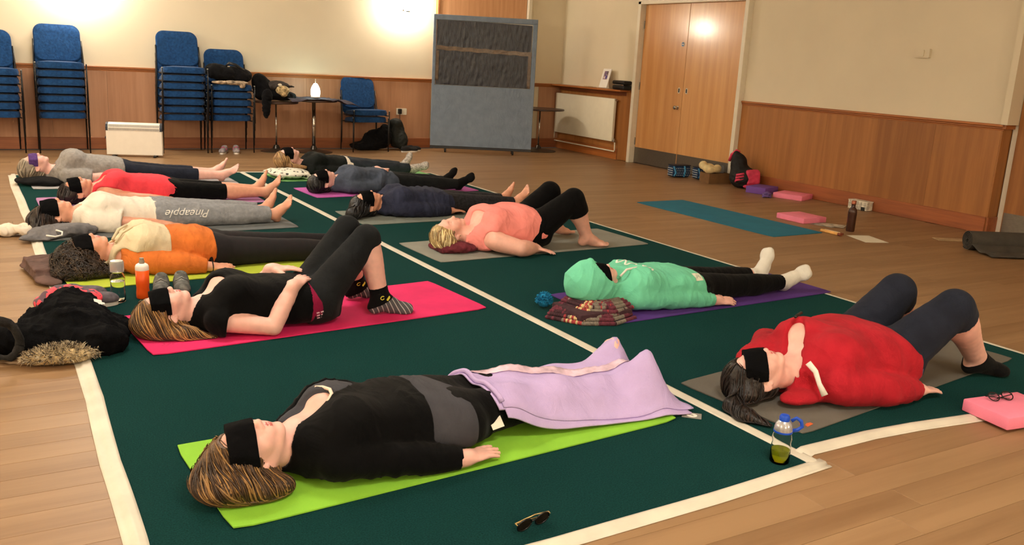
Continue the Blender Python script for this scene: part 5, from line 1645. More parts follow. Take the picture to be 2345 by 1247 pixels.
HOODG = cloth('slate_hoodie', (72, 80, 96), var=.2, bump=.4)
HOODN = cloth('navy_hoodie', (46, 50, 70), var=.2, bump=.4)
SALM = cloth('salmon_vest', (252, 150, 142), var=.06)
MINT = cloth('mint_hoodie', (116, 210, 172), var=.06, bump=.4)
REDH = cloth('red_hoodie', (172, 34, 46), var=.12, bump=.4)
DENIM = cloth('denim_hem', (86, 92, 124), var=.2)
BURG = cloth('burgundy_band', (132, 24, 60), var=.12)
SOCKW = cloth('white_sock', (232, 228, 216), var=.05, bump=.5)
SOCKB = cloth('black_sock', (14, 14, 15), var=.2)
SOCKF = cloth('fleck_sock', (186, 180, 174), var=.35, scale=70)
JEAN = cloth('dark_jean', (44, 50, 58), var=.2)

def stripe_sock():
    m = M('striped_sock', (92, 88, 88), rough=.95, var=0, bump=.4, bscale=400)
    N, L = nodes_of(m); b = N['Principled BSDF']
    tc = N.new('ShaderNodeTexCoord'); wv = N.new('ShaderNodeTexWave')
    mp = N.new('ShaderNodeMapping'); mp.inputs['Rotation'].default_value = (0, math.radians(28), 0)
    wv.inputs['Scale'].default_value = 14; wv.bands_direction = 'X'
    rp = N.new('ShaderNodeValToRGB'); rp.color_ramp.elements[0].position = .90; rp.color_ramp.elements[1].position = .95
    rp.color_ramp.elements[0].color = lin((80, 80, 84)); rp.color_ramp.elements[1].color = lin((190, 186, 182))
    L.new(tc.outputs['Object'], mp.inputs['Vector']); L.new(mp.outputs['Vector'], wv.inputs['Vector']); L.new(wv.outputs['Fac'], rp.inputs['Fac']); L.new(rp.outputs['Color'], b.inputs['Base Color'])
    return m

def straight(near, far, **k):
    return near, far

FINE, MID, FAR = .0046, .0056, .0066
UP = (1, 0, 0)
P6 = dict(label='person in a black cardigan under the lilac blanket on the lime green mat', seed=61, res=FINE, ch=.0075,
    head=(.600, 2.505, .118), rot=(5, 14, -5), trunk=(.745, 2.565, 1.365, 2.60), sw=.20, hw=.185, ct=.217, bt=.217, waist=.175,
    arm_near=((.845, 2.405, .09), (1.07, 2.372, .072), (1.262, 2.345, .050)), arm_far=((.845, 2.74, .09), (1.08, 2.86, .075), (1.27, 2.86, .05)),
    hand_near=((.95, .22, -.06), (.05, -.1, 1), (.2, 1, 0), .95, 9), hand_far=((1, -.1, -.05), (0, 0, 1), (0, -1, 0), .95, 12),
    leg_near=((1.30, 2.54, .105), (1.70, 2.605, .09), (2.07, 2.60, .078)), leg_far=((1.30, 2.69, .105), (1.70, 2.745, .09), (2.07, 2.755, .078)),
    foot_near=((.35, -.35, .85), UP), foot_far=((.3, .25, .9), UP), bare=False,
    trousers=dict(m=BL, top=1.19, cut=.98, e=.008),
    tops=[dict(name='grey_vest', m=VEST, e=.015, sleeve=None, hem=1.345, neck_r=.066, fold=.003, label='charcoal grey vest',
               cuts=[ell((.79, 2.60, .235), (.115, .075, .075))]),
          dict(name='cardigan', m=CARD_, e=.022, es=.013, sleeve=1.93, hem=1.175, neck_r=.072, fold=.005, label='open black cardigan',
               cuts=[rcone((.74, 2.60, .25), (1.02, 2.69, .272), .105, .03)])],
    hair='dark_blonde', hair_cols=[(96, 68, 40), (150, 112, 66), (58, 40, 26), (176, 138, 86)],
    hair_add=[ell((.535, 2.475, .07), (.105, .12, .06), zr(-20)), ell((.60, 2.43, .045), (.12, .065, .04), zr(-12))],
    flow=(.28, -.5, -.75), low_x=.9, low_y=.15, locks=900, lock_n=14, lock_s=.016, lock_w=.0026, brow_a=.040,
    mask=dict(a=-.014, l=.042, w=.084, yaw=-12))
P5 = dict(label='person in a black t-shirt with bent knees on the hot pink mat', seed=51, res=FINE, ch=.0075,
    head=(.632, 4.115, .118), rot=(2, 8, -6), trunk=(.77, 4.135, 1.375, 4.135), sw=.20, hw=.185, ct=.247, bt=.232, waist=.165,
    arm_near=((.845, 3.985, .09), (1.075, 3.915, .058), (1.19, 3.985, .228)), arm_far=((.875, 4.29, .095), (1.09, 4.36, .11), (1.17, 4.27, .245)),
    hand_near=((.66, .72, .13), (-.15, -.25, .95), (-.7, .7, .1), .98, 13), hand_far=((.93, -.36, .05), (0, 0, 1), (-.3, -.9, 0), .95, 14),
    leg_near=((1.315, 4.05, .115), (1.592, 4.095, .412), (1.668, 4.075, .088)), leg_far=((1.315, 4.22, .115), (1.545, 4.25, .432), (1.655, 4.39, .088)),
    leg_r=(.090, .060, .039),
    foot_near=((1, -.10, -.02), (0, 0, -1)), foot_far=((1, .12, -.02), (0, 0, -1)), bare=False, sock_h=.005,
    trousers=dict(m=CHAR, top=1.28, cut=.12, e=.007),
    socks=dict(m=stripe_sock(), up=.075, cuff=SOCKB),
    tops=[dict(name='waistband', m=BURG, e=.014, sleeve=None, **{'from': 1.265}, hem=1.33, hem_z=-.25, neck_r=0, fold=.002, label='burgundy patterned waistband'),
          dict(name='t_shirt', m=BLACKT, e=.013, es=.018, sleeve=.17, hem=1.285, hem_z=-.1, neck_r=.064, fold=.003, label='black t-shirt',
               cuts=[ell((.83, 4.14, .235), (.085, .075, .055))])],
    hair='blonde_long', hair_cols=[(112, 78, 44), (176, 132, 78), (70, 48, 30), (196, 156, 98)],
    hair_add=[ell((.575, 4.10, .075), (.09, .095, .06)), ell((.66, 4.03, .04), (.10, .05, .03)), rcone((.70, 4.0, .03), (.82, 3.975, .022), .03, .012)],
    flow=(.28, -.42, -.8), low_x=1.0, low_y=.1, locks=750, lock_n=14, lock_s=.015, lock_w=.0026, brow_a=.042,
    mask=dict(a=-.012, l=.042, w=.074, yaw=-6))
P12 = dict(label='person in a red hoodie with bent knees on the brown-grey mat', seed=121, res=FINE, ch=.008, girth=1.2, neck=1.12, hs=1.0,
    head=(.0, 0, 0), rot=(-18, 14, -8), trunk=(2.815, 2.41, 3.36, 2.395), sw=.228, hw=.220, ct=.265, bt=.284, waist=.222,
    arm_near=((2.905, 2.225, .105), (3.09, 2.155, .085), (3.305, 2.150, .055)), arm_far=((2.88, 2.60, .12), (3.02, 2.74, .11), (3.26, 2.76, .05)),
    arm_r=(.064, .050, .029),
    hand_near=((.97, -.10, -.12), (.1, 0, 1), (0, 1, 0), .85, 8), hand_far=((1, 0, -.05), (0, 0, 1), (0, -1, 0), .9, 12),
    leg_near=((3.27, 2.30, .13), (3.54, 2.20, .375), (3.835, 2.235, .092)), leg_far=((3.27, 2.51, .13), (3.525, 2.475, .38), (3.80, 2.63, .092)),
    leg_r=(.108, .072, .044),
    foot_near=((.95, -.32, -.02), (0, 0, -1)), foot_far=((.97, .2, -.02), (0, 0, -1)), bare=False,
    trousers=dict(m=NAVYL, top=3.20, cut=.18, e=.008),
    socks=dict(m=SOCKB, up=.025),
    tops=[dict(name='denim_shirt', m=DENIM, e=.014, sleeve=None, **{'from': 3.15}, hem=3.35, neck_r=0, fold=.002, label='denim blue shirt hem'),
          dict(name='hoodie', m=REDH, e=.022, es=.018, sleeve=1.93, hem=3.325, neck_r=.072, fold=.004, fscale=.16, label='red zip hoodie',
               adds=[ell((2.78, 2.30, .05), (.12, .06, .03)), ell((2.85, 2.60, .10), (.13, .10, .075))],
               cuts=[rcone((2.74, 2.41, .18), (2.845, 2.45, .230), .080, .050), rcone((2.845, 2.45, .230), (2.95, 2.515, .298), .052, .022)])],
    hair='dark_brown', hair_cols=[(26, 18, 14), (46, 30, 22), (18, 12, 10), (64, 42, 26)],
    hair_add=[ell((2.56, 2.42, .06), (.06, .08, .045)), rcone((2.52, 2.40, .05), (2.455, 2.36, .034), .026, .028), rcone((2.455, 2.36, .034), (2.44, 2.28, .026), .030, .030), rcone((2.44, 2.28, .024), (2.475, 2.19, .018), .030, .012)],
    flow=(-.30, -.25, -.85), low_x=-.4, low_y=1.0, locks=380, lock_n=10, lock_s=.015, lock_w=.0034, brow_a=.030,
    mask=dict(a=-.006, l=.044, w=.074, yaw=-16, s=-.004))
P12['head'] = (2.628, 2.432, .120)
P10 = dict(label='person in a salmon vest and black capri leggings, blonde, no eye mask', seed=101, res=.005, ch=.008, neck=1.1, eyes=True, skin=SKIN_PINK,
    head=(2.705, 5.405, .128), rot=(-4, 12, -10), trunk=(2.83, 5.35, 3.375, 5.36), sw=.235, hw=.225, ct=.285, bt=.312, waist=.225,
    arm_near=((2.94, 5.135, .105), (3.06, 5.025, .075), (3.215, 5.085, .055)), arm_far=((2.94, 5.56, .11), (3.08, 5.68, .08), (3.27, 5.68, .05)),
    arm_r=(.066, .056, .032),
    hand_near=((.78, -.58, -.16), (.1, 0, 1), (.6, .8, 0), .88, 10), hand_far=((1, 0, -.05), (0, 0, 1), (0, -1, 0), .9, 12),
    leg_near=((3.28, 5.25, .13), (3.562, 5.165, .372), (3.70, 5.165, .090)), leg_far=((3.28, 5.47, .13), (3.575, 5.50, .372), (3.71, 5.62, .09)),
    leg_r=(.105, .070, .042),
    foot_near=((1, -.25, -.02), (0, 0, -1)), foot_far=((1, .05, -.02), (0, 0, -1)), bare=True,
    trousers=dict(m=BL, top=3.20, cut=.36, e=.008, cut_near=.38),
    tops=[dict(name='vest_top', m=SALM, e=.014, sleeve=None, hem=3.345, hem_z=-.1, neck_r=.07, fold=.004, label='salmon pink vest',
               cuts=[ell((2.87, 5.355, .25), (.08, .085, .075))])],
    hair='light_blonde', hair_cols=[(186, 156, 104), (238, 214, 160), (132, 102, 66), (222, 192, 136)],
    hair_add=[ell((2.62, 5.37, .10), (.06, .085, .075)), ell((2.65, 5.30, .08), (.06, .05, .05))],
    flow=(-.25, -.45, -.75), low_x=.2, low_y=.4, locks=300, lock_n=9, lock_s=.014, lock_w=.0045, brow_a=.030)
P11 = dict(label='person in a mint green hoodie with the hood up and white socks', seed=111, res=.0052, ch=.0078,
    head=(2.785, 3.785, .165), rot=(2, 24, 6), trunk=(2.885, 3.80, 3.47, 3.785), sw=.20, hw=.175, ct=.215, bt=.205, waist=.168,
    arm_near=((2.99, 3.655, .09), (3.24, 3.632, .068), (3.50, 3.585, .05)), arm_far=((2.99, 3.96, .09), (3.22, 4.05, .075), (3.43, 4.03, .05)),
    hand_near=((.97, -.14, -.1), (.2, -.5, .9), (0, .9, .5), .92, 16), hand_far=((1, -.1, -.05), (0, 0, 1), (0, -1, 0), .9, 12),
    leg_near=((3.41, 3.71, .10), (3.79, 3.70, .085), (4.165, 3.70, .075)), leg_far=((3.41, 3.87, .10), (3.79, 3.89, .085), (4.15, 3.90, .075)),
    leg_r=(.080, .055, .036),
    foot_near=((.62, -.42, .66), UP), foot_far=((.05, .05, 1), UP), bare=False,
    trousers=dict(m=BL, top=3.34, cut=.90, e=.008, cut_far=.72),
    socks=dict(m=SOCKW, up=.085),
    tops=[dict(name='shirt_hem', m=CHAR, e=.014, sleeve=None, **{'from': 3.30}, hem=3.50, hem_z=-.3, neck_r=0, fold=.003, label='charcoal shirt hem'),
          dict(name='hoodie', m=MINT, e=.020, es=.016, sleeve=1.94, hem=3.435, neck_r=0, fold=.006, label='mint green hoodie with raised hood',
               adds=[ell((2.765, 3.785, .160), (.165, .125, .130), rotm(2, 16, 6)), rcone((2.72, 3.775, .24), (2.735, 3.765, .290), .05, .014), rcone((2.83, 3.79, .13), (2.95, 3.80, .12), .10, .12)],
               cuts=[ell((2.868, 3.735, .265), (.118, .105, .098), rotm(2, 30, -30))])],
    hair='brown_p11', hair_cols=[(60, 42, 30), (80, 56, 40), (44, 30, 22)], locks=0,
    mask=dict(a=-.006, l=.046, w=.080))
P1 = dict(label='person in a grey t-shirt with the purple eye mask and bare feet', seed=11, res=FAR, ch=.009,
    head=(.335, 8.95, .170), rot=(0, 8, 0), trunk=(.475, 8.97, 1.12, 8.97), sw=.205, hw=.195, ct=.285, bt=.245, waist=.19,
    arm_near=((.58, 8.80, .10), (.80, 8.745, .085), (1.0, 8.77, .09)), arm_far=((.58, 9.14, .10), (.80, 9.2, .085), (1.0, 9.18, .06)),
    hand_near=((1, .1, 0), (0, 0, 1), (0, 1, 0), .9, 12, False), hand_far=((1, -.1, -.05), (0, 0, 1), (0, -1, 0), .9, 12, False),
    leg_near=((1.06, 8.88, .11), (1.49, 8.85, .09), (1.93, 8.82, .078)), leg_far=((1.06, 9.05, .11), (1.49, 9.04, .09), (1.90, 9.03, .078)),
    foot_near=((.62, -.42, .62), UP), foot_far=((.5, .25, .8), UP), bare=True,
    trousers=dict(m=NAVYL, top=.98, cut=.52, e=.008),
    tops=[dict(name='t_shirt', m=TEEG, e=.014, es=.02, sleeve=.95, hem=1.07, neck_r=.066, fold=.004)],
    hair='grey_blonde', hair_cols=[(150, 138, 120), (112, 100, 86), (190, 178, 156)], hair_add=[ell((.28, 8.94, .12), (.075, .09, .075))],
    flow=(-.2, -.4, -.8), locks=90, lock_n=7, lock_w=.007, mask=dict(m=MASK_P, a=-.004, l=.036))
P2 = dict(label='person in a coral pink vest and black three-quarter leggings', seed=21, res=FAR, ch=.009, skin=SKIN_WARM,
    head=(.575, 7.78, .118), rot=(4, 18, -6), trunk=(.70, 7.83, 1.33, 7.82), sw=.19, hw=.18, ct=.245, bt=.225, waist=.17,
    arm_near=((.80, 7.68, .088), (1.03, 7.62, .07), (1.25, 7.61, .05)), arm_far=((.80, 7.98, .088), (1.03, 8.04, .07), (1.25, 8.02, .05)),
    hand_near=((1, 0, -.05), (0, 0, 1), (0, 1, 0), .9, 12, False), hand_far=((1, -.1, -.05), (0, 0, 1), (0, -1, 0), .9, 12, False),
    leg_near=((1.27, 7.74, .10), (1.68, 7.73, .09), (2.06, 7.71, .078)), leg_far=((1.27, 7.90, .10), (1.68, 7.89, .09), (2.02, 7.88, .078)),
    foot_near=((.4, -.3, .86), UP), foot_far=((.25, .15, .95), UP), bare=True,
    trousers=dict(m=BL, top=1.18, cut=.12, e=.008),
    tops=[dict(name='vest_top', m=CORAL, e=.013, sleeve=None, hem=1.315, neck_r=.066, fold=.003, cuts=[ell((.75, 7.835, .21), (.07, .07, .06))])],
    hair='dark_p2', hair_cols=[(34, 24, 22), (54, 36, 30), (24, 18, 16)], hair_add=[ell((.50, 7.76, .08), (.06, .08, .06))],
    flow=(-.3, -.3, -.8), locks=70, lock_n=6, lock_w=.007, mask=dict(a=-.008, l=.044))
P3 = dict(label='person in a white t-shirt and grey joggers with white script lettering', seed=31, res=FAR, ch=.0085, skin=SKIN_WARM,
    head=(.345, 6.725, .118), rot=(0, 8, -4), trunk=(.485, 6.745, 1.12, 6.74), sw=.19, hw=.175, ct=.225, bt=.205, waist=.165,
    arm_near=((.585, 6.60, .088), (.83, 6.545, .07), (1.05, 6.55, .05)), arm_far=((.585, 6.89, .088), (.83, 6.95, .07), (1.05, 6.94, .05)),
    hand_near=((1, 0, -.05), (0, 0, 1), (0, 1, 0), .9, 12, False), hand_far=((1, -.1, -.05), (0, 0, 1), (0, -1, 0), .9, 12, False),
    leg_near=((1.07, 6.66, .10), (1.47, 6.645, .09), (1.84, 6.635, .078)), leg_far=((1.07, 6.82, .10), (1.47, 6.83, .09), (1.81, 6.83, .078)),
    foot_near=((.35, -.42, .82), UP), foot_far=((.22, .05, .97), UP), bare=True,
    trousers=dict(m=JOG, top=.98, cut=.90, e=.020, loose=.8, cut_far=.84),
    tops=[dict(name='t_shirt', m=WHT, e=.016, es=.036, sleeve=.72, hem=1.04, neck_r=.068, fold=.005)],
    hair='dark_p3', hair_cols=[(36, 26, 22), (56, 40, 32), (26, 18, 16)], hair_add=[ell((.26, 6.70, .085), (.085, .10, .075)), ell((.30, 6.62, .05), (.09, .07, .04))],
    flow=(-.15, -.45, -.8), low_x=.3, locks=110, lock_n=8, lock_w=.007, mask=dict(a=-.016, l=.054, w=.084))
P4 = dict(label='person in a cream and orange jumper with long curly brown hair', seed=41, res=.006, ch=.008, skin=SKIN_WARM,
    head=(.430, 5.415, .128), rot=(4, 16, -6), trunk=(.57, 5.44, 1.18, 5.445), sw=.20, hw=.18, ct=.245, bt=.235, waist=.18,
    arm_near=((.67, 5.295, .09), (.87, 5.235, .075), (1.06, 5.205, .052)), arm_far=((.67, 5.60, .09), (.87, 5.66, .075), (1.06, 5.65, .05)),
    hand_near=((1, .02, -.08), (.1, -.3, .95), (0, 1, .2), .92, 10), hand_far=((1, -.1, -.05), (0, 0, 1), (0, -1, 0), .9, 12),
    leg_near=((1.12, 5.36, .105), (1.53, 5.36, .09), (1.92, 5.36, .078)), leg_far=((1.12, 5.53, .105), (1.53, 5.56, .09), (1.92, 5.60, .078)),
    leg_r=(.088, .060, .038),
    foot_near=((.3, -.3, .9), UP), foot_far=((.25, .3, .92), UP), bare=False,
    trousers=dict(m=M('legging_print', (16, 15, 18), rough=.9, var=.5, scale=26, rgb2=(22, 14, 18), bump=.2), top=1.0, cut=.95, e=.008),
    socks=dict(m=SOCKB, up=.04),
    tops=[dict(name='jumper_orange', m=ORJ, e=.021, es=.024, sleeve=1.93, hem=1.115, neck_r=.072, fold=.005, label='orange lower half and sleeves of the jumper', **{'from': .60}),
          dict(name='jumper_cream', m=CREAMJ, e=.0255, es=.0, sleeve=None, hem=.865, neck_r=.072, fold=.004, label='cream upper half of the jumper')],
    hair='curly_brown', hair_cols=[(44, 32, 22), (62, 46, 30), (30, 22, 16), (78, 58, 38)],
    hair_add=[ell((.36, 5.38, .09), (.11, .13, .085)), ell((.38, 5.28, .055), (.13, .08, .05)), ell((.48, 5.27, .04), (.12, .05, .035))],
    flow=(.1, -.5, -.6), low_x=.4, low_y=.5, locks=650, lock_n=9, lock_s=.013, lock_w=.0036, curl=1.3, brow_a=.042,
    mask=dict(a=-.010, l=.046))
P7 = dict(label='person in black with white-flecked socks, head on the floral cushion', seed=71, res=.007, ch=.009,
    head=(2.665, 9.125, .20), rot=(0, 12, 4), trunk=(2.805, 9.14, 3.40, 9.15), sw=.19, hw=.175, ct=.222, bt=.205, waist=.17,
    arm_near=((2.90, 9.0, .088), (3.14, 8.96, .07), (3.36, 8.98, .06)), arm_far=((2.90, 9.29, .088), (3.14, 9.34, .07), (3.36, 9.33, .05)),
    hand_near=((1, 0, -.05), (0, 0, 1), (0, 1, 0), .9, 12, False), hand_far=((1, -.1, -.05), (0, 0, 1), (0, -1, 0), .9, 12, False),
    leg_near=((3.34, 9.07, .10), (3.71, 9.06, .088), (4.06, 9.05, .078)), leg_far=((3.34, 9.23, .10), (3.71, 9.24, .088), (4.02, 9.25, .078)),
    foot_near=((.72, -.35, .48), UP), foot_far=((.25, .1, .95), UP), bare=False,
    trousers=dict(m=JEAN, top=3.30, cut=.86, e=.014, loose=.5),
    socks=dict(m=SOCKF, up=.07),
    tops=[dict(name='white_hem', m=WHT, e=.0175, sleeve=None, **{'from': 3.26}, hem=3.335, neck_r=0, fold=.001, label='white band at the waist'),
          dict(name='hoodie', m=HOODB, e=.020, es=.018, sleeve=1.94, hem=3.27, neck_r=.066, fold=.006)],
    hair='sandy', hair_cols=[(150, 114, 74), (188, 150, 100), (112, 84, 54)], hair_add=[ell((2.60, 9.10, .17), (.075, .09, .07)), rcone((2.68, 9.03, .13), (2.82, 8.99, .12), .03, .015)],
    flow=(.1, -.4, -.8), locks=90, lock_n=8, lock_w=.007, mask=dict(a=-.002, l=.046))
P8 = dict(label='person in a slate blue-grey hoodie and black socks on the violet-pink mat', seed=81, res=.0066, ch=.0085,
    head=(2.655, 7.985, .118), rot=(0, 16, -4), trunk=(2.785, 8.0, 3.39, 8.0), sw=.195, hw=.18, ct=.228, bt=.215, waist=.175,
    arm_near=((2.89, 7.845, .09), (3.13, 7.80, .085), (3.25, 7.90, .215)), arm_far=((2.89, 8.16, .09), (3.12, 8.22, .08), (3.25, 8.11, .21)),
    hand_near=((.45, .85, .1), (-.2, 0, 1), (-.9, .4, 0), .9, 14, False), hand_far=((.5, -.85, .05), (0, 0, 1), (-.9, -.4, 0), .9, 14, False),
    leg_near=((3.33, 7.91, .10), (3.70, 7.89, .088), (4.03, 7.875, .078)), leg_far=((3.33, 8.08, .10), (3.69, 8.09, .088), (3.98, 8.10, .078)),
    foot_near=((.55, -.38, .70), UP), foot_far=((.45, .1, .85), UP), bare=False,
    trousers=dict(m=CHAR, top=3.26, cut=.94, e=.010),
    socks=dict(m=SOCKB, up=.06),
    tops=[dict(name='hoodie', m=HOODG, e=.020, es=.018, sleeve=1.96, hem=3.36, neck_r=.068, fold=.006)],
    hair='black_p8', hair_cols=[(18, 16, 17), (34, 28, 28), (12, 11, 12)], hair_add=[ell((2.59, 7.96, .085), (.07, .09, .07))],
    flow=(-.1, -.4, -.8), locks=80, lock_n=8, lock_w=.007, mask=dict(a=-.004, l=.050))
P9 = dict(label='person in a dark navy hoodie with a black hair bun', seed=91, res=.0062, ch=.0085, skin=SKIN_WARM,
    head=(2.60, 6.715, .118), rot=(-4, 18, -2), trunk=(2.735, 6.765, 3.345, 6.79), sw=.20, hw=.18, ct=.220, bt=.212, waist=.178,
    arm_near=((2.845, 6.615, .09), (3.08, 6.575, .072), (3.31, 6.60, .055)), arm_far=((2.845, 6.93, .09), (3.08, 6.99, .075), (3.31, 6.99, .05)),
    hand_near=((1, 0, -.05), (0, 0, 1), (0, 1, 0), .9, 12, False), hand_far=((1, -.1, -.05), (0, 0, 1), (0, -1, 0), .9, 12, False),
    leg_near=((3.28, 6.71, .10), (3.66, 6.715, .088), (4.01, 6.72, .078)), leg_far=((3.28, 6.88, .10), (3.66, 6.90, .088), (4.0, 6.93, .078)),
    foot_near=((.3, -.3, .9), UP), foot_far=((.42, .3, .85), UP), bare=True,
    trousers=dict(m=M('patterned_leggings', (40, 40, 48), rough=.9, var=.6, scale=46, rgb2=(16, 16, 20), bump=.2), top=3.2, cut=.92, e=.012),
    tops=[dict(name='hoodie', m=HOODN, e=.022, es=.020, sleeve=1.96, hem=3.37, neck_r=.068, fold=.007)],
    hair='black_p9', hair_cols=[(16, 15, 17), (28, 24, 26), (11, 10, 12)], hair_add=[ell((2.53, 6.68, .085), (.07, .09, .065)), ell((2.455, 6.60, .065), (.065, .06, .05))],
    flow=(-.3, -.35, -.8), locks=90, lock_n=7, lock_w=.007, mask=dict(a=.004, l=.046))
PEOPLE = {}
for key, cf in (('P6', P6), ('P5', P5), ('P12', P12), ('P10', P10), ('P11', P11), ('P4', P4), ('P9', P9), ('P3', P3), ('P8', P8), ('P2', P2), ('P1', P1), ('P7', P7)):
    PEOPLE[key] = person(cf)
# ================================================================ cloths, pillows and garments lying about
LILAC = cloth('lilac_fleece', (196, 174, 222), var=.05, bump=.5)
SATIN = M('satin_ribbon', (226, 196, 212), rough=.18, var=.2, scale=20, bump=.4, bscale=40, coat=.3)
# lilac blanket over the legs in black
bl = thing('blanket', 'lilac fleece blanket with a satin stripe spread over outstretched legs', 'blanket', (1.85, 2.58, 0))
from mathutils.bvhtree import BVHTree
def height_field(root, xs, ys, skip=('hair',)):
    """top surface of a person's parts over a grid"""
    H = np.full((len(xs), len(ys)), .020)
    for c in root.children:
        if c.name.split('.')[0] in skip: continue
        b = bmesh.new(); b.from_mesh(c.data); tr_ = BVHTree.FromBMesh(b); b.free()
        for i, x in enumerate(xs):
            for j, y in enumerate(ys):
                h = tr_.ray_cast(Vector((x, y, 1)) - root.location, Vector((0, 0, -1)))
                if h[0] is not None: H[i, j] = max(H[i, j], h[0].z)
    return H
def drape(H, r, n):
    """cloth bridges hollows: dilate, then relax without sinking below the support"""
    K = H.copy()
    for _ in range(r):
        P_ = np.pad(K, 1, mode='edge')
        K = np.maximum.reduce([P_[1:-1, 1:-1], P_[:-2, 1:-1] - .006, P_[2:, 1:-1] - .006, P_[1:-1, :-2] - .006, P_[1:-1, 2:] - .006])
    for _ in range(n):
        P_ = np.pad(K, 1, mode='edge')
        K = np.maximum((P_[:-2, 1:-1] + P_[2:, 1:-1] + P_[1:-1, :-2] + P_[1:-1, 2:]) / 4, H)
    return K
BX = np.arange(1.36, 2.42, .011); BY = np.arange(2.30, 3.0, .011)
BH = drape(height_field(PEOPLE['P6'], BX, BY, ('hair', 'eye_mask', 'cardigan')), 6, 20)
def bh(x, y):
    fx = min(max((x - BX[0]) / .011, 0), len(BX) - 1.001); fy = min(max((y - BY[0]) / .011, 0), len(BY) - 1.001)
    i, j = int(fx), int(fy); a_, b_ = fx - i, fy - j
    return BH[i, j] * (1 - a_) * (1 - b_) + BH[i + 1, j] * a_ * (1 - b_) + BH[i, j + 1] * (1 - a_) * b_ + BH[i + 1, j + 1] * a_ * b_
def blanket_point(u, v, lift=0.0):
    """u along the legs 0..1, v from the near edge 0 to the far edge 1"""
    x = 1.455 + .80 * u - .07 * (v - .3) * (1 - u) + .05 * max(0, u - .85) / .15 * (1 - v)
    yn = 2.475 - .055 * u; yf = 2.93 - .03 * u
    y = yn + (yf - yn) * v
    z = bh(x, y) + .011
    up = min(1, max(0, (z - .04) / .08))
    z += (.006 * math.sin(u * 15 + v * 6) + .005 * math.sin(u * 27 - v * 9)) * up + .003 * math.sin(v * 30 + u * 6)
    return Vector((x - 1.85, y - 2.58, max(z, .0235) + lift))
rows = [[blanket_point(i / 60, j / 44) for j in range(45)] for i in range(61)]
ob('fleece', strip_mesh(rows, .005), LILAC, bl, smooth=True)
# folded second layer showing at the near and head edges
rows = [[blanket_point(i / 60 * .97 + .005, -.045 + .09 * j / 5, -.006) for j in range(6)] for i in range(61)]
ob('folded_edge', strip_mesh(rows, .005), LILAC, bl, smooth=True)
rows = [[blanket_point(-.022 + .05 * i / 5, j / 44, -.007) for j in range(45)] for i in range(6)]
ob('folded_edge', strip_mesh(rows, .006), LILAC, bl, smooth=True)
t = bm_new(); tube(t, [blanket_point(.0, j / 40, .003) for j in range(1, 38)], .009, 8); ob('rolled_hem', t, LILAC, bl, smooth=True)
rows = [[blanket_point(.03 + .93 * i / 50, .60 - .10 * i / 50 + .085 * (j / 4 - .5), .003 + .003 * abs(math.sin(i * 1.3 + j))) for j in range(5)] for i in range(51)]
so_ = ob('satin_stripe', strip_mesh(rows, .001), SATIN, bl, smooth=True); so_['label'] = 'shiny pink satin stripe'
t = bm_new(); box(t, (0, 0, 0), (.048, .056, .0015), rot=Matrix.Rotation(.9, 3, 'X') @ rz(.15)); o = ob('care_label', t, M('label_white', (236, 230, 214), var=.1), bl); o.location = (-.405, -.105, .098)
o['label'] = 'white care label'

# black fur-trimmed jacket at the left carpet edge
jk = thing('jacket', 'black jacket with a beige fur hood trim dropped on the left carpet edge', 'jacket', (.26, 4.15, 0))
def local(o, l):
    o.data.transform(Matrix.Translation((-l[0], -l[1], -l[2])))
    return o
JL = (.26, 4.15, 0)
q = [(ell((.24, 4.25, .07), (.20, .26, .09)), .06), (ell((.35, 4.10, .05), (.13, .20, .06)), .06), (ell((.12, 4.10, .05), (.16, .12, .06)), .06),
     (ell((.28, 4.50, .07), (.11, .15, .07)), .06), (ell((.43, 4.25, .04), (.09, .10, .045)), .05), (ell((.02, 4.16, .05), (.09, .07, .05)), .05), (ell((.30, 3.98, .05), (.10, .09, .055)), .05)]
local(soft('jacket_body', None, None, q, M('jacket_pile', (9, 9, 11), rough=.98, var=.3, scale=30, bump=.7, bscale=160, spec=.1), .009, [dict(amp=.022, scale=.22, seed=31, ridge=False), dict(amp=.012, scale=.10, seed=33, ridge='crease')], zmin=.006, parent=jk), JL)
q = [(ell((.20, 3.90, .038), (.13, .065, .036), zr(-8)), .03), (ell((.10, 3.93, .030), (.06, .05, .026)), .03)]
fr = local(soft('fur_trim', None, None, q, FUR, .008, [dict(amp=.008, scale=.03, seed=35)], zmin=.004, parent=jk), JL)
fr['label'] = 'beige mottled fur hood trim'
# fur strands on the trim
rng = np.random.default_rng(5)
t = bm_new()
n_ = 0
for a in range(1500):
    th, ph_ = rng.uniform(0, 6.28), rng.uniform(-.2, 1.45)
    c0 = V3(.195, 3.90, .036); p0 = c0 + V3(.14 * math.cos(th) * math.cos(ph_), .066 * math.sin(th) * math.cos(ph_), .038 * math.sin(ph_))
    d_ = unit((p0 - c0) / V3(.12, .055, .045)) + rng.normal(size=3) * .5
    p0 = p0 - V3(JL); d_ = unit(d_) * rng.uniform(.016, .030)
    w_ = V3(rng.normal(size=3)); w_ = unit(np.cross(d_, w_)) * .0016
    m_ = p0 + d_ * .6 + V3(rng.normal(size=3)) * .003
    vs = [t.verts.new(p0 + w_), t.verts.new(p0 - w_), t.verts.new(m_ - w_ * .8), t.verts.new(m_ + w_ * .8), t.verts.new(p0 + d_ + V3(0, 0, -.004))]
    f1 = t.faces.new(vs[:4]); f2 = t.faces.new((vs[3], vs[2], vs[4])); mi = int(rng.integers(0, 3)); f1.material_index = mi; f2.material_index = mi
d_ = bpy.data.meshes.new('fur_strands'); t.to_mesh(d_); t.free()
o = ob('fur_strands', d_, [M('fur_light', (198, 184, 156), var=.1), M('fur_mid', (150, 132, 106), var=.1), M('fur_dark', (54, 46, 38), var=.1)], jk); o['kind'] = 'stuff'
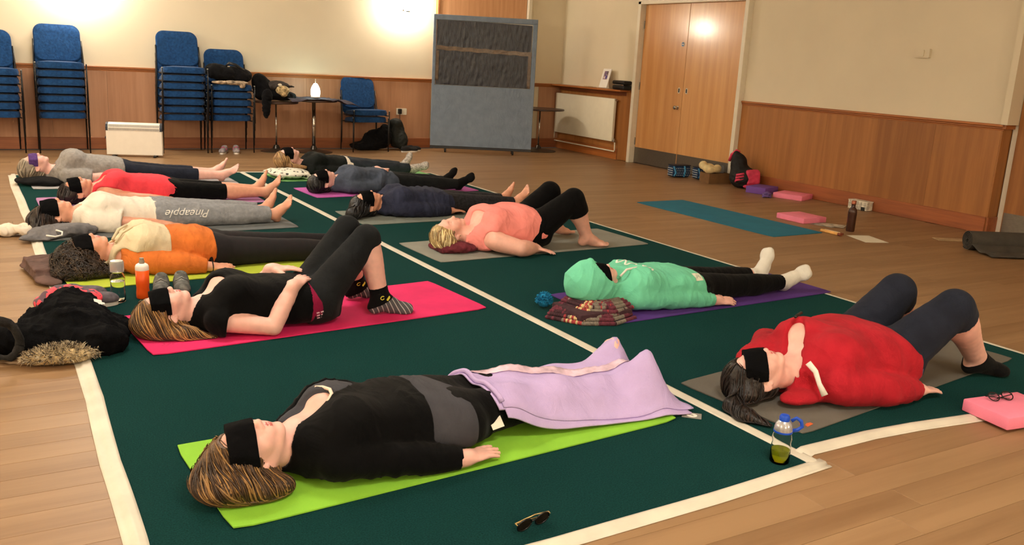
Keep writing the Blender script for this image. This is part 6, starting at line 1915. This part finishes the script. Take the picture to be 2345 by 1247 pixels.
t = bm_new(); tube(t, [(-.29 + .012 * math.sin(k * 2), -.17 + .095 * math.cos(a), .10 + .085 * math.sin(a)) for k, a in enumerate(np.linspace(-.2, 2 * math.pi - .2, 22))], .022, 8)
for v in t.verts: v.co += Vector((random.uniform(-.003, .003), random.uniform(-.003, .003), random.uniform(-.003, .003)))
o = ob('cuff_loop', t, M('black_fluff', (20, 18, 18), rough=.98, var=.4, scale=60, bump=.8, bscale=150), jk, smooth=True)
for v in o.data.vertices:
    x, y, z = v.co
    v.co = (-.29 + (y + .17) * .75 + .01, -.17 + (x + .29) * 1.0 + (y + .17) * -.45, max(z, .022))
t = bm_new(); box(t, (0, 0, 0), (.036, .040, .002)); box(t, (.024, .0, .0), (.012, .012, .002)); o = ob('white_tag', t, WS, jk); o.location = (.125, .21, .122); o.rotation_euler = (.5, .35, .2)
# coral and grey patterned cloth next to it
def coral_pattern():
    m = M('coral_pattern', (244, 82, 96), rough=.85, var=0, bump=.3, bscale=200)
    N, L = nodes_of(m); b = N['Principled BSDF']
    tc = N.new('ShaderNodeTexCoord'); vo = N.new('ShaderNodeTexNoise'); vo.inputs['Scale'].default_value = 26; vo.inputs['Detail'].default_value = 1
    rp = N.new('ShaderNodeValToRGB'); rp.color_ramp.interpolation = 'CONSTANT'
    rp.color_ramp.elements[0].color = lin((96, 74, 84)); rp.color_ramp.elements[1].color = lin((248, 78, 92)); rp.color_ramp.elements[1].position = .47
    L.new(tc.outputs['Object'], vo.inputs['Vector']); L.new(vo.outputs['Fac'], rp.inputs['Fac']); L.new(rp.outputs['Color'], b.inputs['Base Color'])
    return m
soft('patterned_shirt', 'crumpled coral and grey patterned top lying against the black jacket', 'clothing', [(ell((.27, 4.70, .075), (.10, .06, .055)), .03), (ell((.36, 4.64, .07), (.07, .08, .045)), .03), (ell((.19, 4.70, .05), (.06, .05, .04)), .03), (ell((.29, 4.66, .03), (.10, .08, .03)), .03)], coral_pattern(), .007, [dict(amp=.010, scale=.06, seed=41)], zmin=CT)
t = bm_new(); tube(t, [(.30, 4.70, .115), (.315, 4.71, .15), (.335, 4.715, .155), (.345, 4.71, .13), (.35, 4.70, .10)], .0025, 6); tube(t, [(.315, 4.69, .115), (.33, 4.70, .142), (.345, 4.70, .14), (.36, 4.695, .10)], .002, 6)
pt = [o2 for o2 in bpy.data.objects if o2.name.startswith('patterned_')][0]; o = ob('drawstring', t, BLACKP, pt, smooth=True)
# brown folded blanket under the curly hair
soft('folded_blanket', 'brown folded blanket under the curly brown hair', 'blanket', [(rbox((.30, 5.53, .040), (.16, .20, .012), zr(8), .011), .012), (rbox((.295, 5.52, .062), (.155, .19, .010), zr(6), .010), .008), (rbox((.30, 5.50, .020), (.165, .22, .012), zr(10), .011), .010), (ell((.23, 5.26, .02), (.06, .10, .018), zr(20)), .03)], cloth('brown_fleece', (98, 76, 70), var=.2, bump=.5), .008, [dict(amp=.006, scale=.10, seed=44)], zmin=CT + .001)
# grey hoodie under the dark hair
gh = soft('grey_hoodie', 'grey zip hoodie with cream cord bundled under dark hair', 'hoodie', [(ell((.42, 6.49, .055), (.14, .08, .042)), .05), (ell((.30, 6.52, .045), (.12, .10, .035)), .05), (ell((.52, 6.50, .05), (.08, .06, .035)), .04), (ell((.24, 6.42, .028), (.12, .09, .018)), .03)], cloth('hoodie_grey_loose', (112, 110, 112), var=.25, bump=.4), .009, [dict(amp=.012, scale=.09, seed=46)], zmin=CT + .006)
t = bm_new(); tube(t, [(.28, 6.36, .05), (.33, 6.33, .045), (.37, 6.345, .05), (.375, 6.38, .065), (.34, 6.40, .075)], .006, 6); o = ob('cord', t, WS, gh, smooth=True)
# white fleecy scrunched band
wl = soft('fleece_band', 'white fleecy looped headband on the boards at the left carpet tape', 'headband', [(rcone((.045 + .045 * math.cos(a), 6.66 + .05 * math.sin(a), .04 + .012 * math.sin(a * 2)), (.045 + .045 * math.cos(a + .7), 6.66 + .05 * math.sin(a + .7), .04 + .012 * math.sin(a * 2 + 1.4)), .026, .026), .02) for a in np.linspace(0, 5.6, 9)] + [(rcone((.155 + .05 * math.cos(a), 6.64 + .05 * math.sin(a), .045 + .012 * math.sin(a * 2)), (.155 + .05 * math.cos(a + .7), 6.64 + .05 * math.sin(a + .7), .045 + .012 * math.sin(a * 2 + 1.4)), .026, .024), .02) for a in np.linspace(0, 5.6, 9)], cloth('white_fleece', (238, 226, 208), var=.08, bump=.7), .007, [dict(amp=.004, scale=.04, seed=48)], zmin=.003)
# black cushion under the grey-blonde head
soft('cushion', 'flat black cushion under the grey-blonde head', 'cushion', [(ell((.36, 8.92, .048), (.19, .20, .040)), .02), (ell((.46, 8.82, .04), (.10, .12, .030)), .03)], cloth('cushion_black', (18, 18, 20), var=.2), .010, [dict(amp=.006, scale=.12, seed=50)], zmin=CT + .006)
# floral cushion
def floral():
    m = M('floral_print', (224, 220, 204), rough=.85, var=0, bump=.2, bscale=200)
    N, L = nodes_of(m); b = N['Principled BSDF']
    tc = N.new('ShaderNodeTexCoord'); vo = N.new('ShaderNodeTexVoronoi'); vo.inputs['Scale'].default_value = 22
    nz = N.new('ShaderNodeTexNoise'); nz.inputs['Scale'].default_value = 9
    ad = N.new('ShaderNodeMath'); ad.operation = 'MULTIPLY'
    rp = N.new('ShaderNodeValToRGB'); rp.color_ramp.elements[0].position = .13; rp.color_ramp.elements[1].position = .17
    rp.color_ramp.elements[0].color = lin((54, 54, 50)); rp.color_ramp.elements[1].color = lin((226, 222, 206))
    L.new(tc.outputs['Object'], vo.inputs['Vector']); L.new(tc.outputs['Object'], nz.inputs['Vector'])
    L.new(vo.outputs['Distance'], ad.inputs[0]); L.new(nz.outputs['Fac'], ad.inputs[1]); L.new(ad.outputs[0], rp.inputs['Fac']); L.new(rp.outputs['Color'], b.inputs['Base Color'])
    return m
soft('cushion', 'white cushion with a black floral print on the pale mint mat', 'cushion', [(ell((2.64, 8.98, .065), (.20, .24, .050), zr(12)), .02), (rcone((2.50, 9.14, .06), (2.44, 9.20, .06), .03, .01), .04), (rcone((2.78, 8.80, .05), (2.84, 8.76, .045), .03, .01), .04), (rcone((2.50, 8.80, .05), (2.47, 8.75, .045), .03, .01), .04)], floral(), .009, [dict(amp=.004, scale=.10, seed=52)], zmin=CT + .006)
# maroon cloth under the blonde head
soft('folded_cloth', 'maroon folded cloth tucked under the blonde head', 'cloth', [(ell((2.70, 5.29, .052), (.10, .09, .036)), .03), (ell((2.78, 5.28, .045), (.09, .07, .028)), .03), (rbox((2.68, 5.36, .034), (.10, .12, .018), None, .016), .02)], cloth('maroon_cloth', (104, 44, 52), var=.3, bump=.5), .007, [dict(amp=.010, scale=.06, seed=54)], zmin=CT + .006)
# crochet blanket folded under the mint hood, stitch rows built as bobbles
CRO = [M('crochet_maroon', (104, 46, 60), rough=.95, var=.2, scale=60, bump=.5), M('crochet_grey', (128, 118, 106), rough=.95, var=.2, scale=60, bump=.5), M('crochet_plum', (64, 36, 44), rough=.95, var=.2, scale=60, bump=.5), M('crochet_red', (160, 58, 62), rough=.95, var=.3, scale=60, bump=.5), M('crochet_cream', (210, 184, 132), rough=.95, var=.2, scale=60, bump=.5)]
cb = thing('crochet_blanket', 'multicoloured crochet blanket folded under the mint hood', 'blanket', (2.70, 3.68, CT))
def crochet_layer(z, pts, wid, nm, seed):
    rng = np.random.default_rng(seed)
    t = bm_new()
    P = [Vector(p) for p in pts]
    segs = []
    for i in range(len(P) - 1):
        for k in range(18): segs.append(P[i].lerp(P[i + 1], k / 18))
    rowsn = 11
    for j in range(rowsn):
        v = j / (rowsn - 1)
        for i, s in enumerate(segs):
            d_ = (segs[min(i + 1, len(segs) - 1)] - segs[max(i - 1, 0)]).normalized(); nn = Vector((-d_.y, d_.x, 0))
            edge = abs(v - .5) * 2
            c = s + nn * (wid * (v - .0)) + Vector((0, 0, z + .028 * (1 - edge ** 3)))
            b0 = len(t.faces)
            r_ = .0125
            vs = []
            for zz, rr in ((-1, .3), (-.3, 1), (.5, .85), (1, .2)):
                vs.append([t.verts.new(c + Vector((rr * r_ * 1.0 * math.cos(q * 1.257 + i), rr * r_ * 1.0 * math.sin(q * 1.257 + i), zz * r_ * .9))) for q in range(5)])
            band = int((i / len(segs)) * 5.99 + .7 * math.sin(v * 3 + seed) + seed) % 6
            mi = [0, 1, 0, 2, 4, 1][band] if rng.random() > .12 else int(rng.integers(0, 4))
            if band == 4 and rng.random() < .55: mi = 3
            for a in range(3):
                for q in range(5):
                    f = t.faces.new((vs[a][q], vs[a][(q + 1) % 5], vs[a + 1][(q + 1) % 5], vs[a + 1][q])); f.material_index = mi
            f = t.faces.new(vs[3]); f.material_index = mi
    d = bpy.data.meshes.new(nm); bmesh.ops.recalc_face_normals(t, faces=t.faces[:]); t.to_mesh(d); t.free()
    o = ob(nm, d, CRO, cb, smooth=True); o['kind'] = 'stuff'
crochet_layer(.010, [(-.25, .04, 0), (-.14, -.13, 0), (.02, -.19, 0), (.20, -.13, 0)], .26, 'lower_layer', 3)
crochet_layer(.050, [(-.12, .12, 0), (-.07, -.05, 0), (.06, -.12, 0), (.22, -.075, 0)], .22, 'upper_layer', 8)
t = bm_new(); box(t, (.02, .02, .03), (.34, .28, .045), bev=.015, seg=2); ob('inner_fold', t, CRO[2], cb, smooth='auto')
pm_ = thing('pompom', 'bright blue wool pompom beside the crochet blanket', 'pompom', (2.545, 3.905, CT))
rng = np.random.default_rng(9); t = bm_new()
for a in range(420):
    d_ = unit(rng.normal(size=3)); d_[2] = abs(d_[2]) * 1.0 - .3; d_ = unit(d_); p0 = V3(.0, 0, .045) + d_ * .028; p1 = V3(0, 0, .045) + d_ * rng.uniform(.040, .052)
    if p1[2] < .002: p1[2] = .002
    if p0[2] < .002: p0[2] = .002
    w_ = unit(np.cross(d_, rng.normal(size=3))) * .004
    t.faces.new([t.verts.new(p0 - w_), t.verts.new(p0 + w_), t.verts.new(p1 + w_ * .7), t.verts.new(p1 - w_ * .7)])
PB = M('pompom_blue', (22, 128, 172), rough=.9, var=.3, scale=60)
o = ob('wool_strands', t, PB, pm_); o['kind'] = 'stuff'
t = bm_new(); lathe(t, [(0, .004), (.025, .012), (.040, .040), (.028, .070), (0, .082)], n=16); ob('core', t, PB, pm_, smooth=True)

# ---------------------------------------------------------------- details on people
# script lettering down the grey jogger leg (reads upside down from here)
def leg_surface_y(root, x, z):
    return None
tro = [c for c in PEOPLE['P3'].children if c.name.startswith('trousers')][0]
me = text_mesh('Pineapple', .080, .0012, .45)
def project_text(me, target, root, centre, xdir, ydir, ray, m, name, lift=.0015):
    bm = bmesh.new(); bm.from_mesh(target.data)
    tree = BVHTree.FromBMesh(bm); bm.free()
    rp = root.location
    b = bmesh.new(); b.from_mesh(me)
    bmesh.ops.triangulate(b, faces=b.faces[:])
    bmesh.ops.subdivide_edges(b, edges=[e for e in b.edges if e.calc_length() > .012], cuts=1)
    c, xd, yd, rd = Vector(centre), Vector(xdir), Vector(ydir), Vector(ray).normalized()
    for v in b.verts:
        zoff = v.co.z
        p = c + xd * v.co.x + yd * v.co.y - rp - rd * .3
        h = tree.ray_cast(p, rd)
        v.co = (h[0] if h[0] is not None else p + rd * .3) - rd * (lift + max(zoff, 0) * .6)
    return ob(name, b, m, root)
o = project_text(me, tro, PEOPLE['P3'], (1.20, 6.60, .105), (-1, 0, 0), (0, -.42, -.9), (0, .9, -.42), M('print_white', (236, 232, 224), var=0), 'leg_lettering', .0045)
o['label'] = 'white script lettering'
# hoodie embroidery and patch
hd = [c for c in PEOPLE['P11'].children if c.name.startswith('hoodie')][0]
cu = bm_new()
sq = []
for k in range(60):
    a = k / 59
    sq.append((-.12 + .24 * a, .028 * math.sin(a * 26) + .012 * math.sin(a * 9), 0))
tube(cu, sq, .006, 5)
d = bpy.data.meshes.new('x'); cu.to_mesh(d); cu.free()
o = project_text(d, hd, PEOPLE['P11'], (3.065, 3.79, .2), (.35, -.94, 0), (-.94, -.35, 0), (0, 0, -1), M('embroidery_white', (226, 232, 218), rough=.9, var=.05, bump=.5), 'embroidered_script', .0)
bmx = bm_new()
bmesh.ops.create_grid(bmx, x_segments=8, y_segments=8, size=.5)
for v in bmx.verts: v.co = Vector((v.co.x * .055, v.co.y * .055, 0))
d = bpy.data.meshes.new('x'); bmx.to_mesh(d); bmx.free()
o = project_text(d, hd, PEOPLE['P11'], (3.385, 3.665, .16), (1, 0, 0), (0, .6, .8), (0, .8, -.6), M('patch_white', (226, 228, 206), rough=.8, var=.05), 'hem_patch', .0025); o['label'] = 'white square hem patch'
bmx = bm_new(); tube(bmx, [(-.012, -.012, 0), (-.008, .012, 0), (.0, -.004, 0), (.008, .012, 0), (.012, -.012, 0)], .0016, 4)
d = bpy.data.meshes.new('x'); bmx.to_mesh(d); bmx.free()
project_text(d, hd, PEOPLE['P11'], (3.385, 3.665, .16), (1, 0, 0), (0, .6, .8), (0, .8, -.6), M('patch_ink', (120, 150, 130), var=0), 'patch_mark', .0032).parent = PEOPLE['P11']
def worn(root, nm, pts, r, m, n=6, flat=1.0, label=None):
    t = bm_new(); tube(t, [Vector(p) - root.location for p in pts], r, n, flat=flat); o = ob(nm, t, m, root, smooth=True)
    if label: o['label'] = label
    return o
WC = M('white_cord', (238, 232, 220), rough=.7, var=.05, bump=.3)
worn(PEOPLE['P11'], 'drawstring', [(2.905, 3.715, .205), (2.95, 3.725, .236), (3.01, 3.735, .238), (3.07, 3.75, .237)], .0065, WC)
worn(PEOPLE['P12'], 'drawstring', [(2.775, 2.295, .195), (2.79, 2.265, .165), (2.785, 2.235, .125), (2.79, 2.205, .085)], [.009, .008, .007, .010], WC, flat=1.5)
worn(PEOPLE['P12'], 'zip', [(2.905, 2.50, .315), (2.94, 2.52, .315), (2.98, 2.535, .318)], .006, BLACKP)
worn(PEOPLE['P4'], 'neck_cord', [(.58, 5.36, .19), (.62, 5.40, .235), (.68, 5.43, .262), (.74, 5.42, .278)], .008, CREAMJ)
worn(PEOPLE['P4'], 'neck_cord', [(.57, 5.40, .20), (.61, 5.46, .245), (.66, 5.50, .262)], .008, CREAMJ)
def ring(root, nm, c, ax, r, th, m):
    ax = unit(ax); u = unit(np.cross(ax, V3(.2, .3, 1))); v = np.cross(ax, u)
    t = bm_new(); pts = [Vector(V3(c) + r * (u * math.cos(a) + v * math.sin(a))) - root.location for a in np.linspace(0, 2 * math.pi, 20)]
    tube(t, pts, th, 6); return ob(nm, t, m, root, smooth=True)
ring(PEOPLE['P4'], 'wristband', (1.075, 5.205, .052), (1, 0, 0), .030, .0035, BLACKP)
GOLD = M('pale_gold', (226, 200, 160), rough=.25, metal=.8, var=0)
ring(PEOPLE['P10'], 'bracelet', (3.222, 5.082, .055), (.78, -.5, 0), .035, .003, GOLD)
t = bm_new(); lathe(t, [(0, -.006), (.006, 0), (0, .006)], n=10); o = ob('earring', t, GOLD, PEOPLE['P10']); o.location = Vector((2.752, 5.322, .122)) - PEOPLE['P10'].location
worn(PEOPLE['P6'], 'vest_binding', [(.872, 2.555, .228), (.895, 2.585, .239), (.900, 2.62, .242), (.888, 2.655, .239), (.87, 2.675, .234)], .006, M('cream_binding', (236, 216, 196), var=.05), label='cream neckline binding')
# white dashes on the burgundy band, prints on the striped socks
wb = [c for c in PEOPLE['P5'].children if c.name.startswith('waistband')][0]
DW = M('dash_white', (226, 190, 196), var=0)
t = bm_new()
for a in range(3):
    for b2 in range(2):
        vs = box(t, (-.012 + a * .014, -.02 + b2 * .02, 0), (.007, .014, .0008))
d = bpy.data.meshes.new('x'); t.to_mesh(d); t.free()
project_text(d, wb, PEOPLE['P5'], (1.315, 3.99, .09), (.2, 0, -1), (.98, 0, .2), (0, 1, 0), DW, 'woven_dashes', .002)
SY = M('sock_yellow', (226, 214, 70), var=0)
for k, sk in enumerate([c for c in PEOPLE['P5'].children if c.name.split('.')[0] == 'sock']):
    aa = Vector(P5['leg_near'][2] if k == 0 else P5['leg_far'][2])
    t = bm_new(); prism(t, rrect(.028, .012, .0059, 5), -.0005, .0005)
    bmesh.ops.subdivide_edges(t, edges=[e for e in t.edges if e.calc_length() > .008], cuts=2)
    d = bpy.data.meshes.new('x'); t.to_mesh(d); t.free()
    project_text(d, sk, PEOPLE['P5'], (aa.x + .022, aa.y - .03, aa.z + .020), (.8, 0, .6), (-.6, 0, .8), (0, 1, 0), SY, 'sock_print', .0042).parent = sk.parent
    t = bm_new(); tube(t, [(.010 * math.cos(a), .008 * math.sin(a), 0) for a in np.linspace(0, 5.2, 10)], .0022, 5)
    d = bpy.data.meshes.new('x'); t.to_mesh(d); t.free()
    project_text(d, sk, PEOPLE['P5'], (aa.x - .012, aa.y - .03, aa.z + .026), (.8, 0, .6), (-.6, 0, .8), (0, 1, 0), SY, 'sock_print', .0036)
